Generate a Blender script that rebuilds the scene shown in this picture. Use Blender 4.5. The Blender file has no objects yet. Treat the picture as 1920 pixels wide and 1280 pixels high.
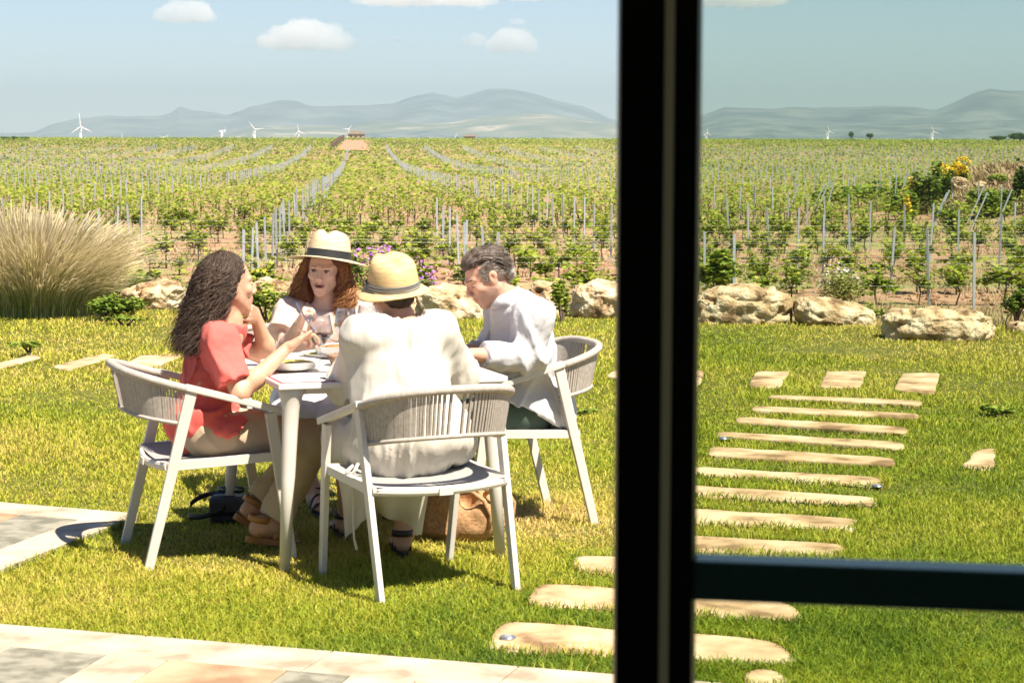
HAZE = 1.45e-4
SKY = 0.056
SUN = 5.0
EXPO = 1.3
TINT = (.74, .81, .74)
import bpy, math, random
import numpy as np
from mathutils import Vector, Matrix
C = bpy.context.scene.collection
rng = np.random.default_rng(7)
random.seed(7)
R = math.radians
# ------------------------------------------------------------------ camera
F, CX, CY, CAMH = 3900.0, 960.0, 640.0, 1.68
PITCH = math.atan(379.5 / F)
ROLL = R(0.16)
MAT_CAM = Matrix.Translation((0, 0, CAMH)) @ (Matrix.Rotation(R(90) - PITCH, 4, 'X') @ Matrix.Rotation(ROLL, 4, 'Z'))
M3 = np.array(MAT_CAM.to_3x3())


def ray(u, v):
    return M3 @ np.array([(u - CX) / F, -(v - CY) / F, -1.0])


def P(u, v, Y):
    d = ray(u, v)
    s = Y / d[1]
    return np.array([d[0] * s, Y, CAMH + d[2] * s])


def G(u, v, z=0.0):
    d = ray(u, v)
    s = (z - CAMH) / d[2]
    return np.array([d[0] * s, d[1] * s, z])


def project(p):
    q = (np.asarray(p) - np.array([0, 0, CAMH])) @ M3
    return CX + F * q[..., 0] / -q[..., 2], CY - F * q[..., 1] / -q[..., 2]


# ------------------------------------------------------------------ noise
_T = rng.random((64, 64, 64)).astype(np.float32)


def vnoise(p, s=1.0):
    """value noise in -1..1 at points (N,3) times s"""
    q = np.asarray(p, np.float32) * s
    i = np.floor(q).astype(np.int32)
    f = q - i
    f = f * f * (3 - 2 * f)
    i0 = i & 63
    i1 = (i + 1) & 63
    x0, y0, z0 = i0[..., 0], i0[..., 1], i0[..., 2]
    x1, y1, z1 = i1[..., 0], i1[..., 1], i1[..., 2]
    fx, fy, fz = f[..., 0], f[..., 1], f[..., 2]
    a = _T[x0, y0, z0] * (1 - fx) + _T[x1, y0, z0] * fx
    b = _T[x0, y1, z0] * (1 - fx) + _T[x1, y1, z0] * fx
    c = _T[x0, y0, z1] * (1 - fx) + _T[x1, y0, z1] * fx
    d = _T[x0, y1, z1] * (1 - fx) + _T[x1, y1, z1] * fx
    return ((a * (1 - fy) + b * fy) * (1 - fz) + (c * (1 - fy) + d * fy) * fz) * 2 - 1


def fbm(p, s=1.0, o=4, g=0.5):
    r, a, t = 0, 1.0, 0
    for k in range(o):
        r = r + a * vnoise(np.asarray(p) + 17.3 * k, s * 2 ** k)
        t += a
        a *= g
    return r / t


# ------------------------------------------------------------------ object helpers
def link(o, parent=None):
    C.objects.link(o)
    if parent is not None:
        o.parent = parent
    return o


def mesh_np(name, verts, faces, mat=None, parent=None, smooth=True, tint=None, mats=None, fmat=None):
    """faces: (M,k) array, or a list of such arrays"""
    verts = np.asarray(verts, np.float32)
    fl = faces if isinstance(faces, list) else [faces]
    fl = [np.asarray(f, np.int32) for f in fl if len(f)]
    me = bpy.data.meshes.new(name)
    me.vertices.add(len(verts))
    me.vertices.foreach_set('co', verts.ravel())
    loops = np.concatenate([f.ravel() for f in fl])
    sizes = np.concatenate([np.full(len(f), f.shape[1], np.int32) for f in fl])
    starts = np.concatenate([[0], np.cumsum(sizes)[:-1]]).astype(np.int32)
    me.loops.add(len(loops))
    me.loops.foreach_set('vertex_index', loops)
    me.polygons.add(len(sizes))
    me.polygons.foreach_set('loop_start', starts)
    me.polygons.foreach_set('loop_total', sizes)
    me.polygons.foreach_set('use_smooth', np.full(len(sizes), smooth, bool))
    for m in (mats or ([mat] if mat else [])):
        me.materials.append(m)
    if fmat is not None:
        me.polygons.foreach_set('material_index', np.asarray(fmat, np.int32))
    if tint is not None:
        a = me.attributes.new('tint', 'FLOAT', 'POINT')
        a.data.foreach_set('value', np.asarray(tint, np.float32))
    me.update(calc_edges=True)
    me.validate()
    o = bpy.data.objects.new(name, me)
    return link(o, parent)


def empty(name, loc=(0, 0, 0), rz=0.0):
    o = bpy.data.objects.new(name, None)
    o.location = loc
    o.rotation_euler = (0, 0, rz)
    o.empty_display_size = 0.1
    return link(o)


def tag(o, label, cat, group=None):
    o['label'] = label
    o['category'] = cat
    if group:
        o['group'] = group
    return o


def kind(o, k):
    o['kind'] = k
    return o


def rebase(e, loc):
    """move a root to its base while its children stay put"""
    loc = Vector(loc)
    for ch in e.children:
        ch.location = ch.location - (loc - e.location)
    e.location = loc


def copy_tree(o, parent=None):
    c = o.copy()
    C.objects.link(c)
    c.parent = parent
    for ch in list(o.children):
        copy_tree(ch, c)
    return c


class MB:
    """collects simple shapes into one mesh"""

    def __init__(self):
        self.v, self.f = [], []

    def add(self, v, f):
        n = len(self.v)
        self.v += [tuple(map(float, p)) for p in v]
        self.f += [tuple(n + i for i in q) for q in f]
        return self

    def box(self, c, s, rz=0.0):
        c = np.array(c, float)
        s = np.array(s, float) / 2
        cr, sr = math.cos(rz), math.sin(rz)
        v = []
        for dz in (-1, 1):
            for dx, dy in ((-1, -1), (1, -1), (1, 1), (-1, 1)):
                x, y = dx * s[0], dy * s[1]
                v.append((c[0] + x * cr - y * sr, c[1] + x * sr + y * cr, c[2] + dz * s[2]))
        return self.add(v, [(3, 2, 1, 0), (4, 5, 6, 7), (0, 1, 5, 4), (1, 2, 6, 5), (2, 3, 7, 6), (3, 0, 4, 7)])

    def bar(self, a, b, w0, d0, w1=None, d1=None, side=(1, 0, 0)):
        """rectangular bar from a to b; w along SIDE, d across"""
        a, b = np.array(a, float), np.array(b, float)
        w1 = w0 if w1 is None else w1
        d1 = d0 if d1 is None else d1
        t = (b - a) / np.linalg.norm(b - a)
        s = np.array(side, float)
        s = s - t * (s @ t)
        s /= np.linalg.norm(s)
        n = np.cross(t, s)
        v = []
        for p, w, d in ((a, w0, d0), (b, w1, d1)):
            for i, j in ((-1, -1), (1, -1), (1, 1), (-1, 1)):
                v.append(p + s * i * w / 2 + n * j * d / 2)
        return self.add(v, [(3, 2, 1, 0), (4, 5, 6, 7), (0, 1, 5, 4), (1, 2, 6, 5), (2, 3, 7, 6), (3, 0, 4, 7)])

    def tube(self, pts, rad, seg=8, closed=False, squash=None):
        pts = [np.array(p, float) for p in pts]
        n = len(pts)
        rad = [rad] * n if np.isscalar(rad) else rad
        up = None
        v, f = [], []
        for i, p in enumerate(pts):
            if closed:
                t = pts[(i + 1) % n] - pts[i - 1]
            else:
                t = pts[min(i + 1, n - 1)] - pts[max(i - 1, 0)]
            t = t / (np.linalg.norm(t) + 1e-9)
            if up is None:
                up = np.array([0, 0, 1.0]) if abs(t[2]) < 0.9 else np.array([1.0, 0, 0])
            s = up - t * (up @ t)
            s /= np.linalg.norm(s) + 1e-9
            up = s
            w = np.cross(t, s)
            for k in range(seg):
                a = 2 * math.pi * k / seg
                q = squash or (1, 1)
                v.append(p + rad[i] * (math.cos(a) * s * q[0] + math.sin(a) * w * q[1]))
        for i in range(n if closed else n - 1):
            j = (i + 1) % n
            for k in range(seg):
                l = (k + 1) % seg
                f.append((i * seg + k, j * seg + k, j * seg + l, i * seg + l))
        if not closed:
            f.append(tuple(range(seg)))
            f.append(tuple((n - 1) * seg + k for k in reversed(range(seg))))
        return self.add(v, f)

    def lathe(self, prof, c=(0, 0, 0), seg=32):
        v, f = [], []
        n = len(prof)
        for r, z in prof:
            for k in range(seg):
                a = 2 * math.pi * k / seg
                v.append((c[0] + r * math.cos(a), c[1] + r * math.sin(a), c[2] + z))
        for i in range(n - 1):
            for k in range(seg):
                l = (k + 1) % seg
                f.append((i * seg + k, i * seg + l, (i + 1) * seg + l, (i + 1) * seg + k))
        return self.add(v, f)

    def build(self, name, mat, parent=None, smooth=False, bevel=0.0):
        me = bpy.data.meshes.new(name)
        me.from_pydata(self.v, [], self.f)
        me.materials.append(mat)
        if smooth:
            me.polygons.foreach_set('use_smooth', [True] * len(me.polygons))
        me.update()
        if bevel:
            import bmesh
            bm = bmesh.new()
            bm.from_mesh(me)
            bmesh.ops.bevel(bm, geom=bm.edges[:], offset=bevel, segments=2, affect='EDGES', profile=0.6, clamp_overlap=True)
            bm.to_mesh(me)
            bm.free()
        o = bpy.data.objects.new(name, me)
        return link(o, parent)


# ------------------------------------------------------------------ materials
def nodes(name):
    m = bpy.data.materials.new(name)
    m.use_nodes = True
    nt = m.node_tree
    nt.nodes.clear()
    out = nt.nodes.new('ShaderNodeOutputMaterial')
    return m, nt, out


def N(nt, t, **kw):
    n = nt.nodes.new(t)
    for k, v in kw.items():
        if k in n.inputs:
            n.inputs[k].default_value = v
        else:
            setattr(n, k, v)
    return n


def rgba(c):
    return (c[0], c[1], c[2], 1.0)


def ramp(nt, fac, stops, interp='LINEAR'):
    r = nt.nodes.new('ShaderNodeValToRGB')
    r.color_ramp.interpolation = interp
    el = r.color_ramp.elements
    while len(el) < len(stops):
        el.new(0.5)
    for e, (p, c) in zip(el, stops):
        e.position = p
        e.color = rgba(c)
    if fac is not None:
        nt.links.new(fac, r.inputs[0])
    return r.outputs[0]


def noise_tex(nt, scale, detail=4, rough=0.55, vec=None, dist=0.0):
    t = N(nt, 'ShaderNodeTexNoise')
    t.inputs['Scale'].default_value = scale
    t.inputs['Detail'].default_value = detail
    t.inputs['Roughness'].default_value = rough
    t.inputs['Distortion'].default_value = dist
    if vec is not None:
        nt.links.new(vec, t.inputs['Vector'])
    return t.outputs['Fac']


def bump(nt, h, strength, dist):
    b = N(nt, 'ShaderNodeBump')
    b.inputs['Strength'].default_value = strength
    b.inputs['Distance'].default_value = dist
    nt.links.new(h, b.inputs['Height'])
    return b.outputs['Normal']


def objvec(nt, scale=(1, 1, 1), world=False):
    if world:
        src = nt.nodes.new('ShaderNodeNewGeometry').outputs['Position']
    else:
        src = nt.nodes.new('ShaderNodeTexCoord').outputs['Object']
    mp = N(nt, 'ShaderNodeMapping')
    mp.inputs['Scale'].default_value = scale
    nt.links.new(src, mp.inputs['Vector'])
    return mp.outputs['Vector']


def pmat(name, stops, rough=0.6, scale=20.0, detail=4, bmp=0.2, bdist=0.002, bscale=None, metal=0.0, spec=0.5,
         vscale=(1, 1, 1), sheen=0.0, sss=0.0, coat=0.0, world=False):
    """principled with a noise-driven colour ramp and a noise bump"""
    m, nt, out = nodes(name)
    b = N(nt, 'ShaderNodeBsdfPrincipled')
    vec = objvec(nt, vscale, world)
    if isinstance(stops[0], (int, float)):
        c = stops
        stops = [(0.3, [x * 0.93 for x in c]), (0.7, [min(1, x * 1.05) for x in c])]
    col = ramp(nt, noise_tex(nt, scale, detail, vec=vec), stops)
    nt.links.new(col, b.inputs['Base Color'])
    b.inputs['Roughness'].default_value = rough
    b.inputs['Metallic'].default_value = metal
    b.inputs['Specular IOR Level'].default_value = spec
    b.inputs['Sheen Weight'].default_value = sheen
    b.inputs['Coat Weight'].default_value = coat
    if sss:
        b.inputs['Subsurface Weight'].default_value = sss
        b.inputs['Subsurface Radius'].default_value = (0.012, 0.005, 0.003)
        b.inputs['Subsurface Scale'].default_value = 1.0
    if bmp:
        nt.links.new(bump(nt, noise_tex(nt, bscale or scale * 3, 5, vec=vec), bmp, bdist), b.inputs['Normal'])
    nt.links.new(b.outputs[0], out.inputs[0])
    return m


def leafmat(name, stops, transl=0.35, rough=0.6):
    """foliage: per-leaf tint attribute picks the colour"""
    m, nt, out = nodes(name)
    at = N(nt, 'ShaderNodeAttribute', attribute_name='tint')
    col = ramp(nt, at.outputs['Fac'], stops)
    d = N(nt, 'ShaderNodeBsdfPrincipled')
    d.inputs['Roughness'].default_value = rough
    d.inputs['Specular IOR Level'].default_value = 0.25
    nt.links.new(col, d.inputs['Base Color'])
    t = N(nt, 'ShaderNodeBsdfTranslucent')
    nt.links.new(col, t.inputs['Color'])
    mx = N(nt, 'ShaderNodeMixShader')
    mx.inputs[0].default_value = transl
    nt.links.new(d.outputs[0], mx.inputs[1])
    nt.links.new(t.outputs[0], mx.inputs[2])
    nt.links.new(mx.outputs[0], out.inputs[0])
    return m


# ------------------------------------------------------------------ terrain
AZ = math.atan(290 / F)                       # vineyard columns run a little left of the view axis
U2 = np.array([-math.sin(AZ), math.cos(AZ)])  # along the post columns
R2 = np.array([math.cos(AZ), math.sin(AZ)])   # along the vine rows
HD = [0, 24, 30, 38, 79, 114, 150, 200, 300, 390, 475, 600, 700, 800, 1100, 3000, 20000]
HH = [1.75, 2.0, 2.75, 3.2, 3.25, 3.55, 4.05, 4.45, 4.9, 4.3, 2.9, 1.2, 0.35, 0.4, 5.0, 12.0, 20.0]


def gz(x, y):
    """height of the land beyond the rocks"""
    x, y = np.asarray(x, float), np.asarray(y, float)
    d = np.maximum(y, 0)
    h = np.interp(d, HD, HH)
    z = CAMH - h
    m = np.exp(-(((x - 24.5) / 5.2) ** 2 + ((y - 92) / 9.0) ** 2))
    z = z + 2.1 * np.clip(m * 1.6, 0, 1)
    return z


EDGE_U = [-400, 0, 220, 470, 800, 1150, 1300, 1500, 1700, 1900, 2300]
EDGE_V = [596, 592, 572, 572, 585, 592, 596, 604, 616, 616, 622]
EDGE = [G(u, v) for u, v in zip(EDGE_U, EDGE_V)]
EX = [p[0] for p in EDGE]
EY = [p[1] for p in EDGE]


def edge_y(x):
    return np.interp(x, EX, EY)
# ================================================================== implicit surfaces
def rot_axes(fwd, up=(0, 0, 1)):
    """rows: right, forward, up"""
    f = np.array(fwd, float)
    f /= np.linalg.norm(f)
    u = np.array(up, float)
    r = np.cross(f, u)
    r /= np.linalg.norm(r)
    u = np.cross(r, f)
    return np.stack([r, f, u])


def cap(a, b, r0, r1=None, k=.02, sub=False, sq=None):
    return dict(t='c', a=np.array(a, float), b=np.array(b, float), r0=r0, r1=r0 if r1 is None else r1, k=k, sub=sub, sq=sq)


def ell(c, r, ax=None, k=.02, sub=False):
    return dict(t='e', c=np.array(c, float), r=np.array(r, float), ax=np.eye(3) if ax is None else ax, k=k, sub=sub)


def bxp(c, r, ax=None, k=.01, sub=False, rd=.01):
    return dict(t='b', c=np.array(c, float), r=np.array(r, float), ax=np.eye(3) if ax is None else ax, k=k, sub=sub, rd=rd)


def surf(prims, h, disp=None, cuts=(), pad=.03, post=None):
    lo, hi = [], []
    for p in prims:
        if p['sub']:
            continue
        if p['t'] == 'c':
            m = max(p['r0'], p['r1'])
            lo.append(np.minimum(p['a'], p['b']) - m); hi.append(np.maximum(p['a'], p['b']) + m)
        else:
            m = np.abs(p['ax'].T) @ p['r'] if p['t'] == 'b' else np.sqrt(((p['ax'].T * p['r']) ** 2).sum(1))
            lo.append(p['c'] - m); hi.append(p['c'] + m)
    lo = np.min(lo, 0) - pad
    hi = np.max(hi, 0) + pad
    n = np.ceil((hi - lo) / h).astype(int) + 1
    Fd = np.full(n, .2, np.float32)
    ax = [(lo[i] + np.arange(n[i]) * h).astype(np.float32) for i in range(3)]

    def region(l, u):
        s = []
        for i in range(3):
            a = max(0, int((l[i] - lo[i]) / h))
            b = min(n[i], int((u[i] - lo[i]) / h) + 2)
            s.append(slice(a, max(a, b)))
        return tuple(s)
    for p in prims:
        k = p['k']
        mg = k + 2.5 * h
        if p['t'] == 'c':
            m = max(p['r0'], p['r1']) + mg
            l, u = np.minimum(p['a'], p['b']) - m, np.maximum(p['a'], p['b']) + m
        else:
            m = (np.abs(p['ax'].T) @ p['r']) + mg
            l, u = p['c'] - m, p['c'] + m
        s = region(l, u)
        X = ax[0][s[0]][:, None, None]
        Y = ax[1][s[1]][None, :, None]
        Z = ax[2][s[2]][None, None, :]
        if X.size == 0 or Y.size == 0 or Z.size == 0:
            continue
        if p['t'] == 'c':
            a, ab = p['a'], p['b'] - p['a']
            L2 = max(1e-9, ab @ ab)
            t = np.clip(((X - a[0]) * ab[0] + (Y - a[1]) * ab[1] + (Z - a[2]) * ab[2]) / L2, 0, 1)
            qx, qy, qz = X - a[0] - ab[0] * t, Y - a[1] - ab[1] * t, Z - a[2] - ab[2] * t
            if p['sq'] is not None:              # squash direction, factor
                d, fct = p['sq']
                dd = (qx * d[0] + qy * d[1] + qz * d[2]) * (fct - 1)
                qx, qy, qz = qx + d[0] * dd, qy + d[1] * dd, qz + d[2] * dd
            f = np.sqrt(qx * qx + qy * qy + qz * qz) - (p['r0'] + (p['r1'] - p['r0']) * t)
        else:
            A = p['ax']
            dx, dy, dz = X - p['c'][0], Y - p['c'][1], Z - p['c'][2]
            q = [A[i, 0] * dx + A[i, 1] * dy + A[i, 2] * dz for i in range(3)]
            r = p['r']
            if p['t'] == 'e':
                k0 = np.sqrt(sum((q[i] / r[i]) ** 2 for i in range(3)))
                k1 = np.sqrt(sum((q[i] / r[i] ** 2) ** 2 for i in range(3))) + 1e-6
                f = k0 * (k0 - 1) / k1
            else:
                e = [np.abs(q[i]) - (r[i] - p['rd']) for i in range(3)]
                f = np.sqrt(sum(np.maximum(x, 0) ** 2 for x in e)) + np.minimum(np.maximum(np.maximum(e[0], e[1]), e[2]), 0) - p['rd']
        f = f.astype(np.float32)
        g = Fd[s]
        if p['sub']:
            d = -f
            hh = np.clip(.5 + .5 * (g - d) / k, 0, 1) if k > 0 else (g > d)
            Fd[s] = d + (g - d) * hh + k * hh * (1 - hh)
        else:
            if k > 0:
                hh = np.clip(.5 + .5 * (f - g) / k, 0, 1)
                Fd[s] = f + (g - f) * hh - k * hh * (1 - hh)
            else:
                Fd[s] = np.minimum(g, f)
    for (pt, nr, c, rad) in cuts:                 # plane cuts acting inside a ball
        c = np.array(c, float); nr = np.array(nr, float); nr /= np.linalg.norm(nr); pt = np.array(pt, float)
        s = region(c - rad, c + rad)
        X = ax[0][s[0]][:, None, None]; Y = ax[1][s[1]][None, :, None]; Z = ax[2][s[2]][None, None, :]
        pl = (X - pt[0]) * nr[0] + (Y - pt[1]) * nr[1] + (Z - pt[2]) * nr[2]
        inb = (X - c[0]) ** 2 + (Y - c[1]) ** 2 + (Z - c[2]) ** 2 < rad * rad
        Fd[s] = np.where(inb, np.maximum(Fd[s], pl), Fd[s])
    if disp is not None:
        near = np.abs(Fd) < .05
        idx = np.argwhere(near)
        pts = lo + idx * h
        Fd[near] -= disp(pts).astype(np.float32)
    return nets(Fd, lo, h)


def nets(Fd, lo, h):
    ins = Fd < 0
    n = np.array(Fd.shape)
    c = np.zeros(n - 1, np.uint8)
    for i in (0, 1):
        for j in (0, 1):
            for k in (0, 1):
                c += ins[i:n[0] - 1 + i, j:n[1] - 1 + j, k:n[2] - 1 + k]
    act = (c > 0) & (c < 8)
    idx = np.argwhere(act)
    vid = np.full(act.shape, -1, np.int32)
    vid[act] = np.arange(len(idx))
    acc = np.zeros((len(idx), 3))
    cnt = np.zeros(len(idx))
    cor = [(i, j, k) for i in (0, 1) for j in (0, 1) for k in (0, 1)]
    for a in range(8):
        for b in range(a + 1, 8):
            A, B = np.array(cor[a]), np.array(cor[b])
            if np.abs(A - B).sum() != 1:
                continue
            fa = Fd[tuple((idx + A).T)]
            fb = Fd[tuple((idx + B).T)]
            m = (fa < 0) != (fb < 0)
            t = np.where(m, fa / np.where(m, fa - fb, 1), 0)
            acc += np.where(m[:, None], A + (B - A) * t[:, None], 0)
            cnt += m
    V = lo + (idx + acc / cnt[:, None]) * h
    Q = []
    for d in range(3):
        e1, e2 = (d + 1) % 3, (d + 2) % 3
        sl0 = [slice(None)] * 3; sl1 = [slice(None)] * 3
        sl0[d] = slice(0, -1); sl1[d] = slice(1, None)
        x = ins[tuple(sl0)] != ins[tuple(sl1)]
        g = np.argwhere(x)
        g = g[(g[:, e1] > 0) & (g[:, e2] > 0) & (g[:, e1] < n[e1] - 1) & (g[:, e2] < n[e2] - 1)]
        o1 = np.zeros(3, int); o1[e1] = 1
        o2 = np.zeros(3, int); o2[e2] = 1
        q = np.stack([vid[tuple((g - o1 - o2).T)], vid[tuple((g - o2).T)], vid[tuple(g.T)], vid[tuple((g - o1).T)]], 1)
        fl = ins[tuple(g.T)]
        q[~fl] = q[~fl][:, ::-1]
        Q.append(q)
    Q = np.concatenate(Q)
    Q = Q[(Q >= 0).all(1)]
    return V, Q


def surf_obj(name, prims, h, mat, parent=None, disp=None, cuts=(), mats=None, fm=None):
    V, Q = surf(prims, h, disp, cuts)
    f = fm(V[Q].mean(1)) if fm else None
    return mesh_np(name, V, Q, mat, parent, True, mats=mats, fmat=f)
# ================================================================== setting
def soil_material():
    m, nt, out = nodes('vineyard_soil')
    b = N(nt, 'ShaderNodeBsdfPrincipled', Roughness=0.95)
    b.inputs['Specular IOR Level'].default_value = 0.1
    v = objvec(nt)
    soil = ramp(nt, noise_tex(nt, 1.1, 8, 0.7, v), [(0.36, (.19, .10, .06)), (0.5, (.34, .20, .125)), (0.64, (.46, .30, .20))])
    weed = ramp(nt, noise_tex(nt, 3.3, 5, 0.6, v), [(0.3, (.16, .17, .05)), (0.7, (.34, .30, .13))])
    f = noise_tex(nt, 0.22, 6, 0.65, v)
    mask = ramp(nt, f, [(0.46, (0, 0, 0)), (0.60, (1, 1, 1))])
    mx = N(nt, 'ShaderNodeMix', data_type='RGBA')
    nt.links.new(mask, mx.inputs[0])
    nt.links.new(soil, mx.inputs[6])
    nt.links.new(weed, mx.inputs[7])
    nt.links.new(mx.outputs[2], b.inputs['Base Color'])
    nt.links.new(bump(nt, noise_tex(nt, 5, 6, 0.7, v), 0.8, 0.08), b.inputs['Normal'])
    nt.links.new(b.outputs[0], out.inputs[0])
    return m


def lawn_material():
    m, nt, out = nodes('lawn_turf')
    b = N(nt, 'ShaderNodeBsdfPrincipled', Roughness=0.95)
    b.inputs['Specular IOR Level'].default_value = 0.1
    v = objvec(nt)
    a = ramp(nt, noise_tex(nt, 14, 6, 0.7, v), [(0.3, (.07, .085, .018)), (0.5, (.15, .16, .035)), (0.7, (.30, .24, .09))])
    nt.links.new(a, b.inputs['Base Color'])
    nt.links.new(bump(nt, noise_tex(nt, 60, 5, 0.7, v), 0.9, 0.03), b.inputs['Normal'])
    nt.links.new(b.outputs[0], out.inputs[0])
    return m


# the far land, one sheet from just behind the rocks to the horizon
ys = np.concatenate([np.arange(-6, 16, 2.0), np.arange(16, 130, 0.8), np.geomspace(130, 1200, 120), np.geomspace(1250, 16000, 40)])
ncol = 220
vx, vy = [], []
for y in ys:
    w = max(22, 0.62 * y + 12)
    vx.append(np.linspace(-w, w, ncol))
    vy.append(np.full(ncol, y))
vx, vy = np.array(vx), np.array(vy)
zz = gz(vx, vy)
front = vy < edge_y(vx) + 0.6
zz = np.where(front, -0.12, zz)
pp = np.stack([vx, vy, zz * 0], -1)
zz = zz + np.where(front | (vy > 900), 0, fbm(pp, 0.35, 4) * 0.10)
V = np.stack([vx, vy, zz], -1).reshape(-1, 3)
ii = np.arange(len(ys) * ncol).reshape(len(ys), ncol)
Q = np.stack([ii[:-1, :-1], ii[:-1, 1:], ii[1:, 1:], ii[1:, :-1]], -1).reshape(-1, 4)
kind(mesh_np('ground', V, Q, soil_material()), 'structure')

# lawn sheet
lx = np.linspace(-15, 15, 251)
rows = []
for t in np.linspace(0, 1, 90):
    rows.append(np.stack([lx, 0.5 + (edge_y(lx) + 0.55 - 0.5) * t], -1))
rows = np.array(rows)
lz = fbm(np.concatenate([rows, rows[..., :1] * 0], -1), 1.4, 3) * 0.010
tt = np.linspace(0, 1, 90)[:, None]
lz = lz - 0.10 * np.clip((tt - 0.975) / 0.025, 0, 1)
V = np.concatenate([rows, lz[..., None]], -1).reshape(-1, 3)
ii = np.arange(90 * 251).reshape(90, 251)
Q = np.stack([ii[:-1, :-1], ii[:-1, 1:], ii[1:, 1:], ii[1:, :-1]], -1).reshape(-1, 4)
kind(mesh_np('lawn', V, Q, lawn_material()), 'structure')

# ---------------------------------------------------------------- stepping stones
M_SLAB = pmat('sandstone_slab', [(.36, (.20, .12, .055)), (.43, (.38, .25, .13)), (.51, (.48, .33, .19)), (.62, (.58, .44, .28))], rough=.9, scale=4, detail=8,
              bmp=.5, bdist=.006, bscale=30, world=True)
# each: four image corners (top-left, top-right, bottom-right, bottom-left), label
SLABS = [
    ([(-40, 698), (62, 671), (78, 676), (-20, 702)], 'pale slab in the lawn at the far left, cut by the photo edge'),
    ([(98, 694), (196, 669), (218, 673), (128, 701)], 'slanting pale slab in the lawn between two others behind the left chair'),
    ([(215, 700), (262, 673), (345, 672), (300, 690)], 'pale slab just behind the woven back of the left chair'),
    ([(1135, 712), (1150, 701), (1215, 701), (1200, 727)], 'square slab half hidden by the left edge of the black door frame'),
    ([(1265, 727), (1272, 701), (1320, 702), (1312, 729)], 'square slab peeping out right beside the black door frame'),
    ([(1402, 731), (1418, 703), (1482, 703), (1462, 733)], 'square slab, leftmost of the three in a row above the ladder of strips'),
    ([(1535, 733), (1550, 703), (1626, 702), (1612, 734)], 'square slab in the middle of the three above the ladder of strips'),
    ([(1674, 738), (1692, 706), (1762, 706), (1752, 744)], 'square slab, rightmost of the three above the ladder of strips'),
    ([(1440, 748), (1730, 759), (1728, 766), (1438, 753)], 'thinnest strip slab, topmost of the ladder of strips'),
    ([(1410, 769), (1725, 784), (1724, 793), (1408, 777)], 'strip slab, second from the top of the ladder'),
    ([(1380, 790), (1705, 810), (1703, 820), (1378, 799)], 'strip slab, third from the top of the ladder'),
    ([(1345, 818), (1695, 838), (1693, 849), (1343, 826)], 'strip slab with a little lamp at its left end'),
    ([(1330, 846), (1677, 868), (1675, 881), (1325, 862)], 'strip slab, fifth from the top of the ladder'),
    ([(1300, 880), (1662, 901), (1660, 920), (1285, 896)], 'strip slab with a little lamp at its right end'),
    ([(1270, 914), (1647, 938), (1645, 956), (1262, 932)], 'strip slab, seventh from the top, just below the one with the right end lamp'),
    ([(1240, 956), (1610, 978), (1604, 1001), (1228, 984)], 'strip slab, eighth from the top of the ladder'),
    ([(1205, 1005), (1590, 1026), (1585, 1050), (1190, 1036)], 'strip slab lying just above the dark rail of the glass door'),
    ([(1082, 1046), (1560, 1070), (1540, 1104), (1066, 1078)], 'slab mostly hidden behind the dark rail, its left end left of the frame'),
    ([(1000, 1098), (1480, 1132), (1508, 1174), (985, 1142)], 'wide rounded slab, second nearest in the lawn, just below the dark rail'),
    ([(935, 1170), (1460, 1208), (1500, 1256), (905, 1224)], 'nearest wide slab in the lawn, with a little lamp at its left end'),
    ([(1835, 846), (1868, 842), (1862, 888), (1797, 884)], 'small lone slab in the lawn far right of the ladder of strips'),
    ([(1395, 1262), (1470, 1264), (1480, 1300), (1385, 1298)], 'reddish broken slab end at the bottom, under the nearest wide slab'),
]
slab_polys = []


def slab(corners, label, idx):
    c = [G(u, v)[:2] for u, v in corners]
    c = np.array(c)
    pts = []
    n = 22
    for k in range(4):
        a, b = c[k], c[(k + 1) % 4]
        L = np.linalg.norm(b - a)
        m = max(4, int(L / 0.035))
        for i in range(m):
            pts.append(a + (b - a) * i / m)
    pts = np.array(pts)
    for _ in range(3 if idx < 17 else 9):                                   # round the corners
        pts = (np.roll(pts, 1, 0) + 2 * pts + np.roll(pts, -1, 0)) / 4
    ctr = pts.mean(0)
    d = pts - ctr
    L = np.linalg.norm(d, axis=1, keepdims=True)
    amp = 0.018 if idx < 17 else 0.045
    nz = fbm(np.concatenate([pts * 1.0, np.full((len(pts), 1), idx * 3.7)], 1), 5.0, 3)[:, None]
    pts = pts + d / L * nz * amp
    slab_polys.append(pts)
    m = len(pts)
    top = []
    up = .012 if idx < 13 else 0.0
    rings = [(1.0, -0.05), (1.0, 0.006 + up), (0.985, 0.016 + up), (0.9, 0.019 + up), (0.55, 0.019 + up), (0.2, 0.019 + up)]
    V = []
    for s, z in rings:
        q = ctr + (pts - ctr) * s
        zz = z + (fbm(np.concatenate([q, np.zeros((m, 1))], 1), 9, 3) * 0.003 if z > 0 else np.zeros(m))
        V.append(np.concatenate([q, zz[:, None]], 1))
    V = np.concatenate(V + [np.array([[ctr[0], ctr[1], 0.019 + up]])])
    f4, f3 = [], []
    for r in range(len(rings) - 1):
        for k in range(m):
            l = (k + 1) % m
            f4.append((r * m + k, r * m + l, (r + 1) * m + l, (r + 1) * m + k))
    last = (len(rings) - 1) * m
    for k in range(m):
        f3.append((last + k, last + (k + 1) % m, len(V) - 1))
    o = mesh_np('stepping_stone', V, [np.array(f4), np.array(f3)], M_SLAB)
    tag(o, label, 'stepping stone', 'sandstone stepping slabs set in the lawn')


for i, (c, l) in enumerate(SLABS):
    slab(c, l, i)

M_STEEL = pmat('brushed_steel', (.55, .56, .58), rough=.3, metal=.9, bmp=0)
M_LENS = pmat('lamp_lens', (.25, .27, .30), rough=.1, bmp=0)


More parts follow.
